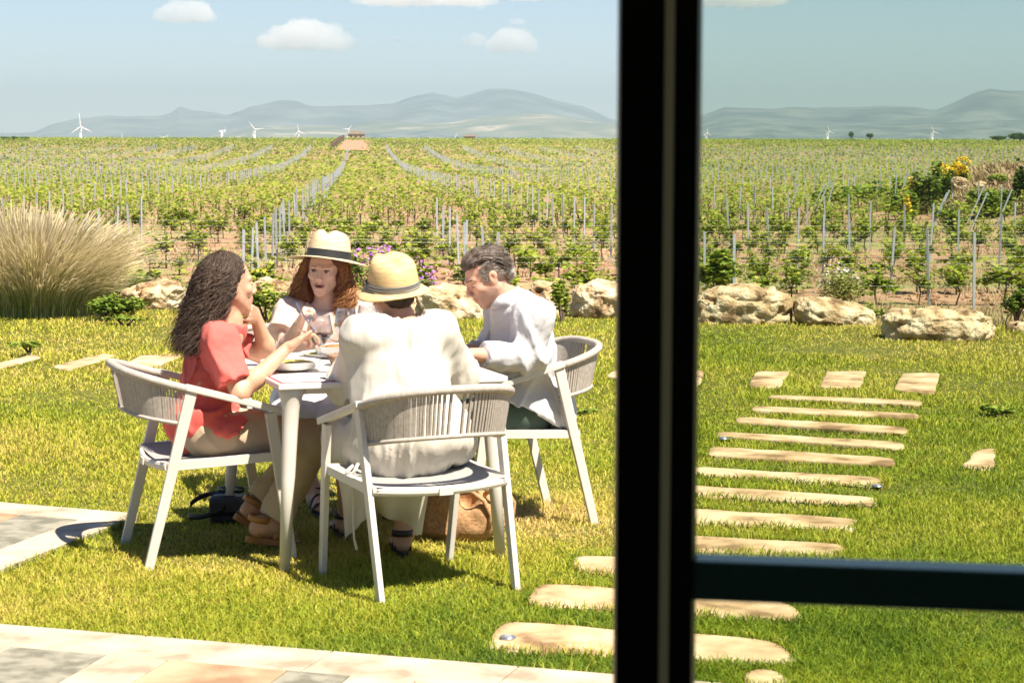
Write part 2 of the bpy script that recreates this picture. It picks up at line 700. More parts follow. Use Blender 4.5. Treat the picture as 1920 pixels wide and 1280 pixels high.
def spot(u, v, label, z=.02):
    p = G(u, v, z)
    e = empty('ground_lamp', p)
    e.scale = (.8, .8, .55)
    tag(e, label, 'ground lamp', 'small round lamps set in the slabs')
    MB().lathe([(0.0, 0.0), (.034, 0), (.036, .006), (.030, .016), (.022, .018), (.020, .014), (.0, .014)], seg=20).build('ring', M_STEEL, e, smooth=True)
    MB().lathe([(.020, .0145), (.014, .022), (.0, .026)], seg=16).build('lens', M_LENS, e, smooth=True)


spot(952, 1196, 'small steel lamp set in the left end of the nearest wide slab')
spot(1645, 912, 'small steel lamp at the right end of a strip slab')
spot(1357, 823, 'small steel lamp at the left end of a strip slab near the door frame', .032)

# ---------------------------------------------------------------- paved terraces
M_CREAM = pmat('cream_travertine', [(.36, (.30, .23, .16)), (.45, (.41, .335, .25)), (.60, (.50, .42, .33))], rough=.8, scale=4, detail=8, bmp=.3, bdist=.003, bscale=60, world=True)
M_PEACH = pmat('peach_stone', [(.38, (.26, .155, .085)), (.48, (.38, .25, .15)), (.6, (.48, .345, .22))], rough=.85, scale=3, detail=8, bmp=.4, bdist=.004, bscale=50, world=True)
M_GREY = pmat('grey_stone', [(.38, (.14, .135, .10)), (.6, (.27, .255, .20))], rough=.85, scale=12, detail=8, bmp=.5, bdist=.004, bscale=90, world=True)
M_GROUT = pmat('grout', (.22, .19, .15), rough=.95, scale=30, world=True)


def poly_prism(name, pts, z0, z1, mat, parent, inset=0.004):
    pts = np.array(pts, float)[:, :2]
    c = pts.mean(0)
    n = len(pts)
    # inset each edge
    q = []
    area = sum(pts[i][0] * pts[(i + 1) % n][1] - pts[(i + 1) % n][0] * pts[i][1] for i in range(n))
    if area < 0:
        pts = pts[::-1]
    for i in range(n):
        a, b, d = pts[i - 1], pts[i], pts[(i + 1) % n]
        e1 = (b - a) / np.linalg.norm(b - a)
        e2 = (d - b) / np.linalg.norm(d - b)
        n1 = np.array([-e1[1], e1[0]])
        n2 = np.array([-e2[1], e2[0]])
        s = n1 + n2
        s = s / max(1e-6, (s @ n1))
        if np.linalg.norm(s) > 3:
            s = s / np.linalg.norm(s) * 3
        q.append((b, s))
    V = [(*(b + s * inset), z0) for b, s in q] + [(*(b + s * inset), z1 - .003) for b, s in q] + [(*(b + s * (inset + .003)), z1) for b, s in q]
    f = []
    for r in range(2):
        for i in range(n):
            j = (i + 1) % n
            f.append((r * n + i, r * n + j, (r + 1) * n + j, (r + 1) * n + i))
    f.append(tuple(2 * n + i for i in range(n)))
    m = MB()
    m.add(V, f)
    return m.build(name, mat, parent)


ZT = 0.03
pav_polys = []
# near terrace: border line from (0,1168) to (1150,1262) and on
A = G(-60, 1163, ZT)[:2]
B = G(1250, 1270, ZT)[:2]
ed = (B - A) / np.linalg.norm(B - A)
nn = np.array([ed[1], -ed[0]])            # towards the camera
near_outer = [A - ed * 1.5, B + ed * 3.0, B + ed * 3.0 + nn * 5, A - ed * 1.5 + nn * 5]
pav_polys.append(np.array(near_outer))
o = poly_prism('terrace_base', near_outer, -0.05, ZT - .012, M_GROUT, None, 0.0)
kind(o, 'structure')
terr = kind(empty('pavement', (0, 0, 0)), 'structure')
bw = 0.27
L0 = -1.5
cuts = [-1.5, -.62, .10, .68, 1.35, 1.98, 2.6, 3.4, 4.3, 5.2]
for a, b in zip(cuts[:-1], cuts[1:]):
    p, q = A + ed * a, A + ed * b
    poly_prism('border_stone', [p, q, q + nn * bw, p + nn * bw], -.05, ZT, M_CREAM, terr, .0025)
# diagonal bands behind the border; a band edge runs in the direction d2
e1 = G(145, 1280, ZT)[:2] - G(250, 1218, ZT)[:2]
d2 = e1 / np.linalg.norm(e1)
if d2 @ nn < 0:
    d2 = -d2
o0 = A + nn * (bw + .001)
sd = ed - d2 * (ed @ d2)
wid = lambda px: (G(px, 1180 + px * .08, ZT)[:2] - A) @ ed
bands = [(-1.4, M_GREY), (-.95, M_PEACH), (-.45, M_GREY), (wid(-20), M_CREAM), (wid(78), M_GREY), (wid(252), M_CREAM),
         (wid(365), M_PEACH), (wid(585), M_GREY), (wid(700), M_CREAM), (wid(820), M_PEACH), (wid(1050), M_GREY), (3.0, M_CREAM), (3.4, M_PEACH), (4.0, M_GREY), (4.4, M_GREY)]
for (a, m), (b, _) in zip(bands[:-1], bands[1:]):
    t = 0.0
    lens = [.55, .8, .62, .9, .7, 1.2]
    random.shuffle(lens)
    for l in lens:
        p = o0 + ed * a + d2 * t
        q = o0 + ed * b + d2 * t
        poly_prism('paving_stone', [p, q, q + d2 * l, p + d2 * l], -.05, ZT, m, terr, .0025)
        t += l
        if t > 2.0:
            break

# left terrace: corner at (262,962)
tip = G(266, 962, ZT)[:2]
f1 = G(-60, 935, ZT)[:2]
f2 = G(-60, 1090, ZT)[:2]
dl1 = (f1 - tip) / np.linalg.norm(f1 - tip)
dl2 = (f2 - tip) / np.linalg.norm(f2 - tip)
E1, E2 = tip + dl1 * 4.0, tip + dl2 * 4.0
pav_polys.append(np.array([tip, E1, E2]))
kind(poly_prism('terrace_base', [tip, E1, E2], -.05, ZT - .012, M_GROUT, None, 0.0), 'structure')
terl = kind(empty('pavement', (0, 0, 0)), 'structure')


def isect(p, d, q, e):
    A_ = np.array([[d[0], -e[0]], [d[1], -e[1]]])
    s = np.linalg.solve(A_, q - p)
    return p + d * s[0]


n1 = np.array([dl1[1], -dl1[0]])
if n1 @ (E2 - tip) < 0:
    n1 = -n1
n2 = np.array([dl2[1], -dl2[0]])
if n2 @ (E1 - tip) < 0:
    n2 = -n2
b1, b2 = .23, .20
inner = isect(tip + n1 * b1, dl1, tip + n2 * b2, dl2)
for k, (a, b) in enumerate([(0, .75), (.75, 1.5), (1.5, 2.4), (2.4, 4)]):
    p, q = tip + dl1 * a, tip + dl1 * b
    pi = inner if a == 0 else inner + dl1 * ((p - inner) @ dl1)
    qi = inner + dl1 * ((q - inner) @ dl1)
    poly_prism('border_stone', [p, q, qi, pi], -.05, ZT, M_CREAM, terl, .0025)
    p, q = tip + dl2 * (a), tip + dl2 * b
    pi = inner if a == 0 else inner + dl2 * ((p - inner) @ dl2)
    qi = inner + dl2 * ((q - inner) @ dl2)
    poly_prism('border_stone', [p, q, qi, pi], -.05, ZT, M_CREAM, terl, .0025)
cur = inner
for wbar, m in ((.30, M_GREY), (.33, M_PEACH), (.2, M_GREY), (.3, M_PEACH), (.4, M_GREY)):
    # bands parallel to dl2, stacked along dl1
    step = wbar / abs(n2 @ dl1)
    p0, p1 = cur, cur + dl1 * step
    poly_prism('paving_stone', [p0, p1, p1 + dl2 * 3.0, p0 + dl2 * 3.0], -.05, ZT, m, terl, .0025)
    cur = p1

# ---------------------------------------------------------------- grass
def in_poly(px, py, poly):
    ins = np.zeros(len(px), bool)
    n = len(poly)
    j = n - 1
    for i in range(n):
        xi, yi = poly[i]
        xj, yj = poly[j]
        c = ((yi > py) != (yj > py)) & (px < (xj - xi) * (py - yi) / (yj - yi + 1e-12) + xi)
        ins ^= c
        j = i
    return ins


def blades(px, py, pz, h, w, lean, tint, name, mat, segs=2, ang=None):
    """thin curved grass blades; arrays per blade"""
    n = len(px)
    a = rng.random(n) * 2 * np.pi if ang is None else ang
    la = rng.random(n) * 2 * np.pi
    dx, dy = np.cos(a) * w / 2, np.sin(a) * w / 2
    lx_, ly_ = np.cos(la) * lean * h, np.sin(la) * lean * h
    V = np.zeros((n, 5, 3), np.float32)
    V[:, 0] = np.stack([px - dx, py - dy, pz], 1)
    V[:, 1] = np.stack([px + dx, py + dy, pz], 1)
    V[:, 2] = np.stack([px + dx * .8 + lx_ * .3, py + dy * .8 + ly_ * .3, pz + h * .55], 1)
    V[:, 3] = np.stack([px - dx * .8 + lx_ * .3, py - dy * .8 + ly_ * .3, pz + h * .55], 1)
    V[:, 4] = np.stack([px + lx_, py + ly_, pz + h * (1 - .35 * lean)], 1)
    b = np.arange(n)[:, None] * 5
    q = b + np.array([[0, 1, 2, 3]])
    t = b + np.array([[3, 2, 4]])
    return mesh_np(name, V.reshape(-1, 3), [q, t], mat, None, True, tint=np.repeat(tint, 5))


M_GRASS = leafmat('grass_blades', [(0.0, (.09, .16, .012)), (.25, (.22, .30, .020)), (.5, (.40, .42, .035)), (.72, (.58, .50, .095)), (1.0, (.72, .52, .22))], .35)
NB = 640000
yy = 6.0 / (1 - rng.random(NB) * (1 - 6.0 / 20.2))
hw = 0.40 * yy + 0.7
xx = (rng.random(NB) * 2 - 1) * hw
keep = (yy < edge_y(xx) + .45) & ((np.abs(xx) < .262 * yy + .4) | (rng.random(len(xx)) < .8))
for pl in slab_polys + pav_polys:
    shr = pl
    keep &= ~in_poly(xx, yy, shr)
xx, yy = xx[keep], yy[keep]
pt = np.stack([xx, yy, xx * 0], 1)
dry = fbm(pt, 0.55, 4) * 1.15 + .15
pu, pv = project(np.stack([xx, yy, xx * 0], 1))
# drier in the middle distance on the left, greener near the terrace and on the right
dry += np.exp(-(((xx + 1.9) / 1.9) ** 2 + ((yy - 9.6) / 2.4) ** 2)) * .50
dry -= np.clip((8.4 - yy) / 1.6, 0, 1) * .38
dry -= np.clip((xx - .4) / 1.2, 0, 1) * np.clip((16 - yy) / 4, 0, 1) * .22
dry += np.clip((yy - 15.5) / 3, 0, 1) * .12
fine = vnoise(pt, 22.0) * .35 + fbm(pt, 4.0, 3) * .45
tint = np.clip(.50 + dry * .38 + fine * .30 + rng.normal(0, .10, len(xx)), 0, 1)
tall = 1 + .5 * np.clip(vnoise(pt, 1.7), -1, 1) - .35 * np.clip(tint - .5, 0, .5)
hh = (0.022 + rng.random(len(xx)) * .020) * tall * (1 + .02 * (yy - 6))
ww = .0042 * yy / 7.5
kind(blades(xx, yy, np.zeros(len(xx)) - .004, hh, ww, rng.random(len(xx)) * .9 + .25, tint, 'grass', M_GRASS), 'stuff')
# longer fringe where the turf meets slabs and paving
fx, fy, ft = [], [], []
for pl in slab_polys + pav_polys:
    m = len(pl)
    for k in range(m):
        a, b = pl[k], pl[(k + 1) % m]
        L = np.linalg.norm(b - a)
        c = pl.mean(0)
        n_ = int(L * 330)
        if n_ < 1:
            continue
        t = rng.random(n_)[:, None]
        p = a + (b - a) * t
        o_ = p - c
        p = p + o_ / np.linalg.norm(o_, axis=1, keepdims=True) * (rng.random((n_, 1)) * .045 - .018)
        fx.append(p[:, 0]); fy.append(p[:, 1])
fx, fy = np.concatenate(fx), np.concatenate(fy)
ok = (fy > 6) & (fy < 19) & (np.abs(fx) < .27 * fy + .3)
for pl in pav_polys:
    ok &= ~in_poly(fx, fy, pl)
fx, fy = fx[ok], fy[ok]
n_ = len(fx)
fn = vnoise(np.stack([fx, fy, fx * 0], 1), 6)
kind(blades(fx, fy, np.zeros(n_), (.035 + .03 * rng.random(n_) + .015 * fn) * np.where(fy > 10.5, .55, 1), .0045 * fy / 7.5, rng.random(n_) * .8 + .3,
            np.clip(.28 + fn * .3 + rng.normal(0, .15, n_), 0, 1), 'grass_fringe', M_GRASS), 'stuff')

# ---------------------------------------------------------------- boulders
M_ROCK = pmat('limestone_boulder', [(.36, (.17, .10, .05)), (.44, (.40, .27, .14)), (.53, (.54, .40, .24)), (.64, (.66, .54, .37))], rough=.92,
              scale=5.5, detail=12, bmp=1.0, bdist=.05, bscale=16)


def ico(sub):
    import bmesh
    bm = bmesh.new()
    bmesh.ops.create_icosphere(bm, subdivisions=sub, radius=1)
    v = np.array([x.co[:] for x in bm.verts])
    f = np.array([[y.index for y in x.verts] for x in bm.faces])
    bm.free()
    return v, f


IV6, IF6 = ico(6)
IV4, IF4 = ico(4)
IV3, IF3 = ico(3)


def boulder(u0, u1, vt, vb, label, depth=.75, seed=0, rot=0.0, skew=0.0, tagit=True, zb=0.0, Y=None, flat=.55):
    if Y is None:
        base = G((u0 + u1) / 2, vb, zb)
        Y = base[1] + .18
    w = (u1 - u0) / F * Y
    ctr = P((u0 + u1) / 2, vb, Y)
    zt = P((u0 + u1) / 2, vt, Y)[2]
    h = zt - zb
    v = IV6.copy()
    sg = np.sign(v)
    v = sg * np.abs(v) ** np.array([.72, .8, .62])             # blocky
    q = v * np.array([w / 2, depth * w / 2, h * .62])
    nrm = IV6
    off = seed * 5.1
    d = fbm(q + off, 1.6 / max(w, .5) * 1.3, 3) * .30 * h
    d += fbm(q + off + 9, 3.2, 4) * .12 * h
    rid = 1 - np.abs(fbm(q * np.array([1, 1, 1.8]) + off + 33, 3.0, 4)) * 3.2
    d -= np.clip(rid, 0, 1) ** 2 * .10 * h
    pit = np.clip(vnoise(q + off, 11) - .30, 0, 1) * (vnoise(q + off + 50, 2.5) > -.1)
    d -= pit * .13
    d += fbm(q + off, 12, 4) * .035
    q = q + nrm * d[:, None]
    q[:, 2] += skew * q[:, 0] * .5
    q[:, 2] += h * .40
    q[:, 2] *= h / q[:, 2].max()
    q[:, 0] *= w / (q[:, 0].max() - q[:, 0].min())
    o = mesh_np('boulder', q, IF6, M_ROCK)
    o.location = (ctr[0], Y + depth * w * .28, zb - .02)
    tag(o, label, 'boulder', 'limestone boulders edging the lawn')
    return o


boulder(-120, 14, 500, 598, 'pale boulder cut off by the left edge, beside the tall feathery grass', seed=1)
boulder(216, 352, 520, 580, 'slanting pale boulder left of the dark haired woman, beside the feathery grass', seed=2, skew=.25)
boulder(455, 600, 516, 552, 'flat pale boulder behind the hat woman, upper one of two', seed=3, Y=21.2, depth=.5)
boulder(440, 620, 545, 590, 'low pale boulder behind the hat woman, lower one of two', seed=4, depth=.5)
boulder(640, 790, 540, 592, 'boulder between the two straw hats, mostly hidden', seed=5)
boulder(778, 925, 527, 600, 'cratered boulder between the small straw hat and the grey haired man', seed=6, depth=.7)
boulder(985, 1056, 521, 590, 'upright blocky boulder just right of the grey haired man', seed=7, depth=.9)
boulder(1064, 1215, 520, 598, 'pitted boulder touching the left side of the black door frame', seed=8)
boulder(1282, 1488, 530, 609, 'broad two humped boulder right of the black door frame', seed=9, depth=.6)
boulder(1494, 1652, 552, 613, 'low boulder tapering to the right, between the two broadest ones', seed=10, skew=-.3)
boulder(1655, 1877, 570, 641, 'largest boulder, long and low with undercut base, in front of grey stakes', seed=11, depth=.55)
boulder(1888, 1990, 596, 626, 'boulder cut off by the right edge of the photo', seed=12)

# ---------------------------------------------------------------- leafy helper
def leaf_cloud(centers, size, flat=.5, jitter=.6):
    """quads with two creases at given centres -> verts (n*4), faces"""
    n = len(centers)
    a = rng.random(n) * 2 * np.pi
    b = (rng.random(n) - .5) * np.pi * flat + .25
    size = size if not np.isscalar(size) else np.full(n, size)
    size = size * (1 + (rng.random(n) - .5) * jitter)
    t1 = np.stack([np.cos(a), np.sin(a), np.zeros(n)], 1)
    nrm = np.stack([-np.sin(a) * np.sin(b), np.cos(a) * np.sin(b), np.cos(b)], 1)
    t2 = np.cross(nrm, t1)
    s = size[:, None]
    V = np.stack([centers - t1 * s * .5, centers + t2 * s * .42 - nrm * s * .12, centers + t1 * s * .55, centers - t2 * s * .42 - nrm * s * .12], 1)
    b_ = np.arange(n)[:, None] * 4
    return V.reshape(-1, 3), np.concatenate([b_ + np.array([[0, 1, 2]]), b_ + np.array([[0, 2, 3]])])


M_VINE = leafmat('vine_leaves', [(0, (.07, .12, .012)), (.35, (.18, .26, .022)), (.65, (.33, .40, .038)), (1, (.48, .48, .08))], .4)
M_TRUNK = pmat('vine_bark', [(.3, (.06, .04, .03)), (.7, (.16, .11, .08))], rough=.95, scale=40, bmp=.8, bdist=.01)
M_POST = pmat('galvanised_stake', [(.3, (.30, .33, .36)), (.7, (.40, .43, .46))], rough=.6, scale=8, metal=.2, bmp=.1)


def vine_arrays(seed, dense=1.0):
    r = np.random.default_rng(seed)
    H = .34 + r.random() * .12
    # leafy shoots spread along the row (x) from a short head
    cs, tr = [], MB()
    bend = (r.random(2) - .5) * .16
    tr.tube([(0, 0, -.08), (bend[0] * .5, bend[1] * .4, H * .35), (bend[0], bend[1], H * .75), (bend[0] * .6, bend[1] * .5, H)], [.024, .019, .017, .02], 6)
    ns = r.integers(6, 9)
    for k in range(ns):
        a = r.random() * 2 * np.pi
        L = .20 + r.random() * .30
        end = np.array([np.cos(a) * L * .95, np.sin(a) * L * .6, H - .10 + r.random() * .62])
        st = np.array([bend[0] * .6, bend[1] * .5, H])
        mid = (st + end) / 2 + np.array([0, 0, .06])
        tr.tube([st, mid, end], [.012, .008, .004], 4)
        m = int(24 * dense)
        t = r.random(m) * .85 + .2
        p = st + (end - st) * t[:, None] + np.array([0, 0, .06]) * (1 - np.abs(2 * t - 1))[:, None] + r.normal(0, .06, (m, 3))
        cs.append(p)
    c = np.concatenate(cs)
    return tr, c


templates = []
for s in range(10):
    tr, c = vine_arrays(100 + s)
    v, f = leaf_cloud(c, .12)
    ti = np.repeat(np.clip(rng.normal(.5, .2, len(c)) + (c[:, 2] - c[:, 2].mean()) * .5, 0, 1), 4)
    e = empty('grapevine', (0, 0, -50))
    tr.build('trunk', M_TRUNK, e, smooth=True)
    mesh_np('foliage', v, f, M_VINE, e, False, tint=ti)
    templates.append(e)

VINE_LABEL = 'low green grapevine on a thin dark trunk in the rows beyond the boulders'
POST_LABEL = 'thin grey metal stake standing upright among the vine rows'
rot0 = math.atan2(R2[1], R2[0])
vines, mids, fars = [], [], []
row_s = [36.5 + 3.1 * k for k in range(215)]


def on_bare(x, y):
    """bare strip with the track near the crest and the mound"""
    l = x * R2[0] + y * R2[1]
    s = x * U2[0] + y * U2[1]
    u, v = project(np.stack([x, y, gz(x, y) + .5], -1))
    bare = (s > 470) & (s < 655) & (l > -5.0) & (l < 3.2)
    m = ((x - 24.5) / 6.6) ** 2 + ((y - 92) / 11.0) ** 2 < 1
    return bare | m


for k, s in enumerate(row_s):
    half = .40 * s + 2
    base = s * U2
    step = .80 if s < 130 else (1.6 if s < 300 else 2.4)
    t = np.arange(-half - 2, half + 8 + .16 * s, step) + rng.random() * step
    t = t + rng.normal(0, .1, len(t))
    x, y = base[0] + t * R2[0], base[1] + t * R2[1]
    gap = vnoise(np.stack([x, y, x * 0], 1), .35)
    prob = (.70 if s < 75 else .84) + .45 * gap
    ok = (rng.random(len(t)) < prob) & (np.abs(x) < .40 * y + 2) & ~on_bare(x, y) & (y > edge_y(x) + 9)
    x, y = x[ok], y[ok]
    for a, b in zip(x, y):
        vines.append((a, b))
vines = np.array(vines)
inview = np.abs(vines[:, 0]) < .250 * vines[:, 1] + .3
vis = vines[np.argsort(vines[:, 1] + np.where(inview, 0, 1e5), kind='stable')]
indiv, rest = vis[:285], vis[285:]
rest = rest[np.argsort(rest[:, 1])]
first = set()
for i, (a, b) in enumerate(indiv):
    tpl = templates[i % 10]
    e = tpl if i < 10 else copy_tree(tpl)
    e.location = (a, b, gz(a, b) - .02)
    e.rotation_euler = (0, 0, rot0 + (math.pi if rng.random() < .5 else 0) + rng.normal(0, .15))
    s = .74 + rng.random() * .36
    e.scale = (s * 1.05, s, s)
    tag(e, VINE_LABEL, 'grapevine', 'grapevines in the rows nearest the lawn')


def foliage_mass(pts, per, size, spread, hz, name):
    n = len(pts)
    c = np.repeat(pts, per, 0)
    z = gz(c[:, 0], c[:, 1])
    off = rng.normal(0, 1, (len(c), 3)) * np.array(spread)
    along = off[:, :1] * R2[None] + off[:, 1:2] * U2[None]
    q = np.concatenate([c + along, (z + hz + off[:, 2])[:, None]], 1)
    v, f = leaf_cloud(q, size)
    patch = fbm(np.concatenate([c * 1.0, c[:, :1] * 0], 1), .03, 3) * .28
    far_y = np.clip((c[:, 1] - 150) / 300, 0, 1) * -.12
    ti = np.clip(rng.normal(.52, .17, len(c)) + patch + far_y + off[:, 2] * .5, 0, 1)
    return v, f, np.repeat(ti, 4)


parts = []
for lo, hi, per, size, spread, hz in ((0, 95, 34, .14, (.24, .15, .15), .60), (95, 150, 17, .19, (.28, .16, .16), .58), (150, 300, 10, .30, (.50, .2, .15), .55), (300, 2000, 6, .55, (.9, .25, .16), .5)):
    sel = rest[(rest[:, 1] >= lo) & (rest[:, 1] < hi)]
    if len(sel):
        parts.append(foliage_mass(sel, per, size, spread, hz, ''))
vo, VV, FF, TT = 0, [], [], []
for v, f, t in parts:
    VV.append(v); FF.append(f + vo); TT.append(t)
    vo += len(v)
kind(mesh_np('distant_vines', np.concatenate(VV), np.concatenate(FF), M_VINE, None, False, tint=np.concatenate(TT)), 'stuff')
# their trunks, a few rows deep
tr = MB()
for a, b in rest[:1100]:
    z = float(gz(a, b))
    tr.tube([(a, b, z - .05), (a + rng.normal(0, .05), b, z + .3), (a, b, z + .55)], [.03, .022, .02], 4)
kind(tr.build('distant_vine_trunks', M_TRUNK, None), 'stuff')


# stakes in columns
def stake_mesh(mb, x, y, z, h=1.45, w=.046, lean=(0, 0)):
    mb.bar((x, y, z - .1), (x + lean[0], y + lean[1], z + h), w, w * .7, side=(1, 0, 0))


stakes = []
for k, s in enumerate(row_s):
    if s > 480:
        break
    for j in range(-30, 31):
        t = -2.0 + 8.7 * j
        if s < 62 and j >= 0:
            tl = [t, t - 4.35]
        else:
            tl = [t]
        for q in tl:
            x, y = s * U2 + q * R2
            if abs(x) < .40 * y + 1 and not on_bare(np.array([x]), np.array([y]))[0] and y > edge_y(x) + 10:
                stakes.append((x, y))
stakes = np.array(stakes)
stakes = stakes[np.argsort(stakes[:, 1] + np.where(np.abs(stakes[:, 0]) < .25 * stakes[:, 1] + .3, 0, 1e5), kind='stable')]
mb = MB()
stake_mesh(mb, 0, 0, 0)
st0 = mb.build('vine_stake', M_POST)
for i, (x, y) in enumerate(stakes[:290]):
    o = st0 if i == 0 else st0.copy()
    if i:
        C.objects.link(o)
    o.location = (x + rng.normal(0, .06), y, gz(x, y))
    o.rotation_euler = (rng.normal(0, .025), rng.normal(0, .03), rng.normal(0, .3))
    o.scale = (1, 1, .94 + rng.random() * .12)
    tag(o, POST_LABEL, 'vine stake', 'grey stakes of the vine rows')
mb = MB()
for x, y in stakes[290:]:
    stake_mesh(mb, x + rng.normal(0, .05), y, float(gz(x, y)), 1.45, .045 + .0001 * y, (rng.normal(0, .03), 0))
kind(mb.build('distant_stakes', M_POST), 'stuff')
# leaning end stakes and the dense row at the foot of the mound
ends = [(1478, 372, 395), (1520, 375, 340), (1530, 372, 338), (1548, 365, 345), (1683, 352, 318), (1700, 378, 349), (1742, 385, 352), (1750, 398, 352), (1815, 388, 348), (1820, 390, 362), (1868, 395, 367), (1915, 400, 376)]
for i, (u, vb, vt) in enumerate(ends):
    Y = 74 + (i % 3) * 3 if i > 5 else 96
    p = P(u, vb, Y)
    z = float(gz(p[0], Y))
    o = st0.copy()
    C.objects.link(o)
    o.location = (p[0], Y, z)
    o.rotation_euler = (0, .42 + rng.normal(0, .06), 0)
    o.scale = (1.1, 1.1, 1.05)
    tag(o, 'grey end stake leaning over at an angle near the scrubby mound', 'vine stake', 'leaning end stakes near the mound')

# trellis wires of the nearer rows
M_WIRE = pmat('trellis_wire', (.42, .42, .42), rough=.5, bmp=0)
for k, s in enumerate(row_s[:5]):
    mb = MB()
    half = .42 * s
    for zz_ in (.55, .95, 1.3):
        ts = np.arange(-half, half + 2, 3.0)
        pts = []
        for t in ts:
            x, y = s * U2 + t * R2
            pts.append((x, y, float(gz(x, y)) + zz_))
        mb.tube(pts, .0012 + .00001 * s, 4)
    o = mb.build('trellis_wire', M_WIRE)
    tag(o, 'thin trellis wires strung level along a vine row', 'wire', 'trellis wires of the vine rows')

# dry weeds, straw and clods on the vineyard floor near the lawn
n_ = 130000
wy = 22 + (rng.random(n_) ** 1.5) * 90
wx = (rng.random(n_) * 2 - 1) * (.40 * wy + 1)
ok = (wy > edge_y(wx) + .8)
pt = np.stack([wx, wy, wx * 0], 1)
ok &= (fbm(pt, .45, 3) + .25 * vnoise(pt, 3) > -.10 + .25 * (rng.random(n_) - .5))
wx, wy, pt = wx[ok], wy[ok], pt[ok]
n_ = len(wx)
M_WEED = leafmat('dry_weeds', [(0, (.10, .14, .025)), (.3, (.19, .20, .055)), (.55, (.36, .27, .14)), (1, (.50, .37, .23))], .2)
kind(blades(wx, wy, gz(wx, wy) - .02, .08 + .20 * rng.random(n_) ** 2, .012 * wy / 30 + .004, rng.random(n_) * .9 + .4,
            np.clip(.62 + .35 * vnoise(pt, .6) + rng.normal(0, .2, n_), 0, 1), 'dry_weeds', M_WEED), 'stuff')
n_ = 12000
cy_ = 30 + rng.random(n_) ** 1.6 * 70
cx_ = (rng.random(n_) * 2 - 1) * (.40 * cy_ + 1)
ok = cy_ > edge_y(cx_) + 2
cx_, cy_ = cx_[ok], cy_[ok]
sz = (.03 + .07 * rng.random(len(cx_)) ** 2)
IV1, IF1 = ico(1)
V = IV1[None] * sz[:, None, None] * np.array([1.2, 1, .6]) * (1 + .5 * (rng.random((len(cx_), len(IV1), 1)) - .5)) + np.stack([cx_, cy_, gz(cx_, cy_)], 1)[:, None]
Fc = (np.arange(len(cx_)) * len(IV1))[:, None, None] + IF1[None]
kind(mesh_np('soil_clods', V.reshape(-1, 3), Fc.reshape(-1, 3), bpy.data.materials['vineyard_soil'], None, False), 'stuff')
# rough dry grass on the mound
n_ = 26000
my = 80 + rng.random(n_) * 26
mx_ = 15 + rng.random(n_) * 14
ok = ((mx_ - 24.5) / 8.5) ** 2 + ((my - 92) / 12.5) ** 2 < 1
mx_, my = mx_[ok], my[ok]
n_ = len(mx_)
kind(blades(mx_, my, gz(mx_, my) - .05, .25 + .3 * rng.random(n_), np.full(n_, .07), rng.random(n_) * .8 + .3,
            np.clip(.62 + .5 * vnoise(np.stack([mx_, my, my * 0], 1), .3) + rng.normal(0, .15, n_), 0, 1), 'mound_grass', M_WEED), 'stuff')
# ================================================================== plants by the rocks
M_STRAW = leafmat('dry_grass_blades', [(0, (.13, .19, .03)), (.3, (.25, .29, .06)), (.55, (.48, .43, .18)), (.8, (.64, .54, .31)), (1, (.70, .60, .42))], .3)


def fountain(u, v, label, n=5200, height=1.0, wind=.75):
    g = G(u, v)
    e = empty('feather_grass', (g[0], g[1], 0))
    tag(e, label, 'ornamental grass')
    for part, m, hs, tb in (('green_blades', n, .62, .12), ('straw_plumes', int(n * .8), 1.0, .62)):
        a = rng.random(m) * 2 * np.pi
        r0 = np.sqrt(rng.random(m)) * .40
        bx, by = np.cos(a) * r0 * 1.35, np.sin(a) * r0 * .8
        L = height * hs * (.50 + .72 * rng.random(m) ** 1.6)
        out = (.15 + rng.random(m) ** 1.5 * .75) * (r0 / .40)
        dx, dy = np.cos(a) * out + wind * (.35 + .5 * rng.random(m)) * (.6 + .5 * bx / .5), np.sin(a) * out
        K = 6
        pts = np.zeros((m, K, 3))
        for k in range(K):
            t = k / (K - 1)
            z = L * (t - .40 * t ** 2.4 * (.3 + np.hypot(dx, dy)))
            pts[:, k] = np.stack([bx + dx * L * t ** 1.8 * .8, by + dy * L * t ** 1.8 * .8, z], 1)
        w = (.003 if part == 'green_blades' else .0021) * np.ones(m)
        V = np.zeros((m, K, 2, 3))
        wa = rng.random(m) * np.pi
        wd = np.stack([np.cos(wa), np.sin(wa) * .3, np.zeros(m)], 1)
        for k in range(K):
            t = k / (K - 1)
            if part == 'straw_plumes':
                ww = w * (1 + (2.2 * math.exp(-((t - .8) / .16) ** 2)))
            else:
                ww = w * (1.15 - t)
            V[:, k, 0] = pts[:, k] - wd * ww[:, None]
            V[:, k, 1] = pts[:, k] + wd * ww[:, None]
        b = (np.arange(m) * K * 2)[:, None]
        q = np.concatenate([b + np.array([[2 * k, 2 * k + 1, 2 * k + 3, 2 * k + 2]]) for k in range(K - 1)])
        tk = np.linspace(0, 1, K)[None, :, None] * np.ones((m, 1, 2))
        ti = np.clip(tb - .08 + tk * .42 + rng.normal(0, .14, m)[:, None, None], 0, 1)
        mesh_np(part, V.reshape(-1, 3), q, M_STRAW, e, True, tint=ti.ravel())
    return e


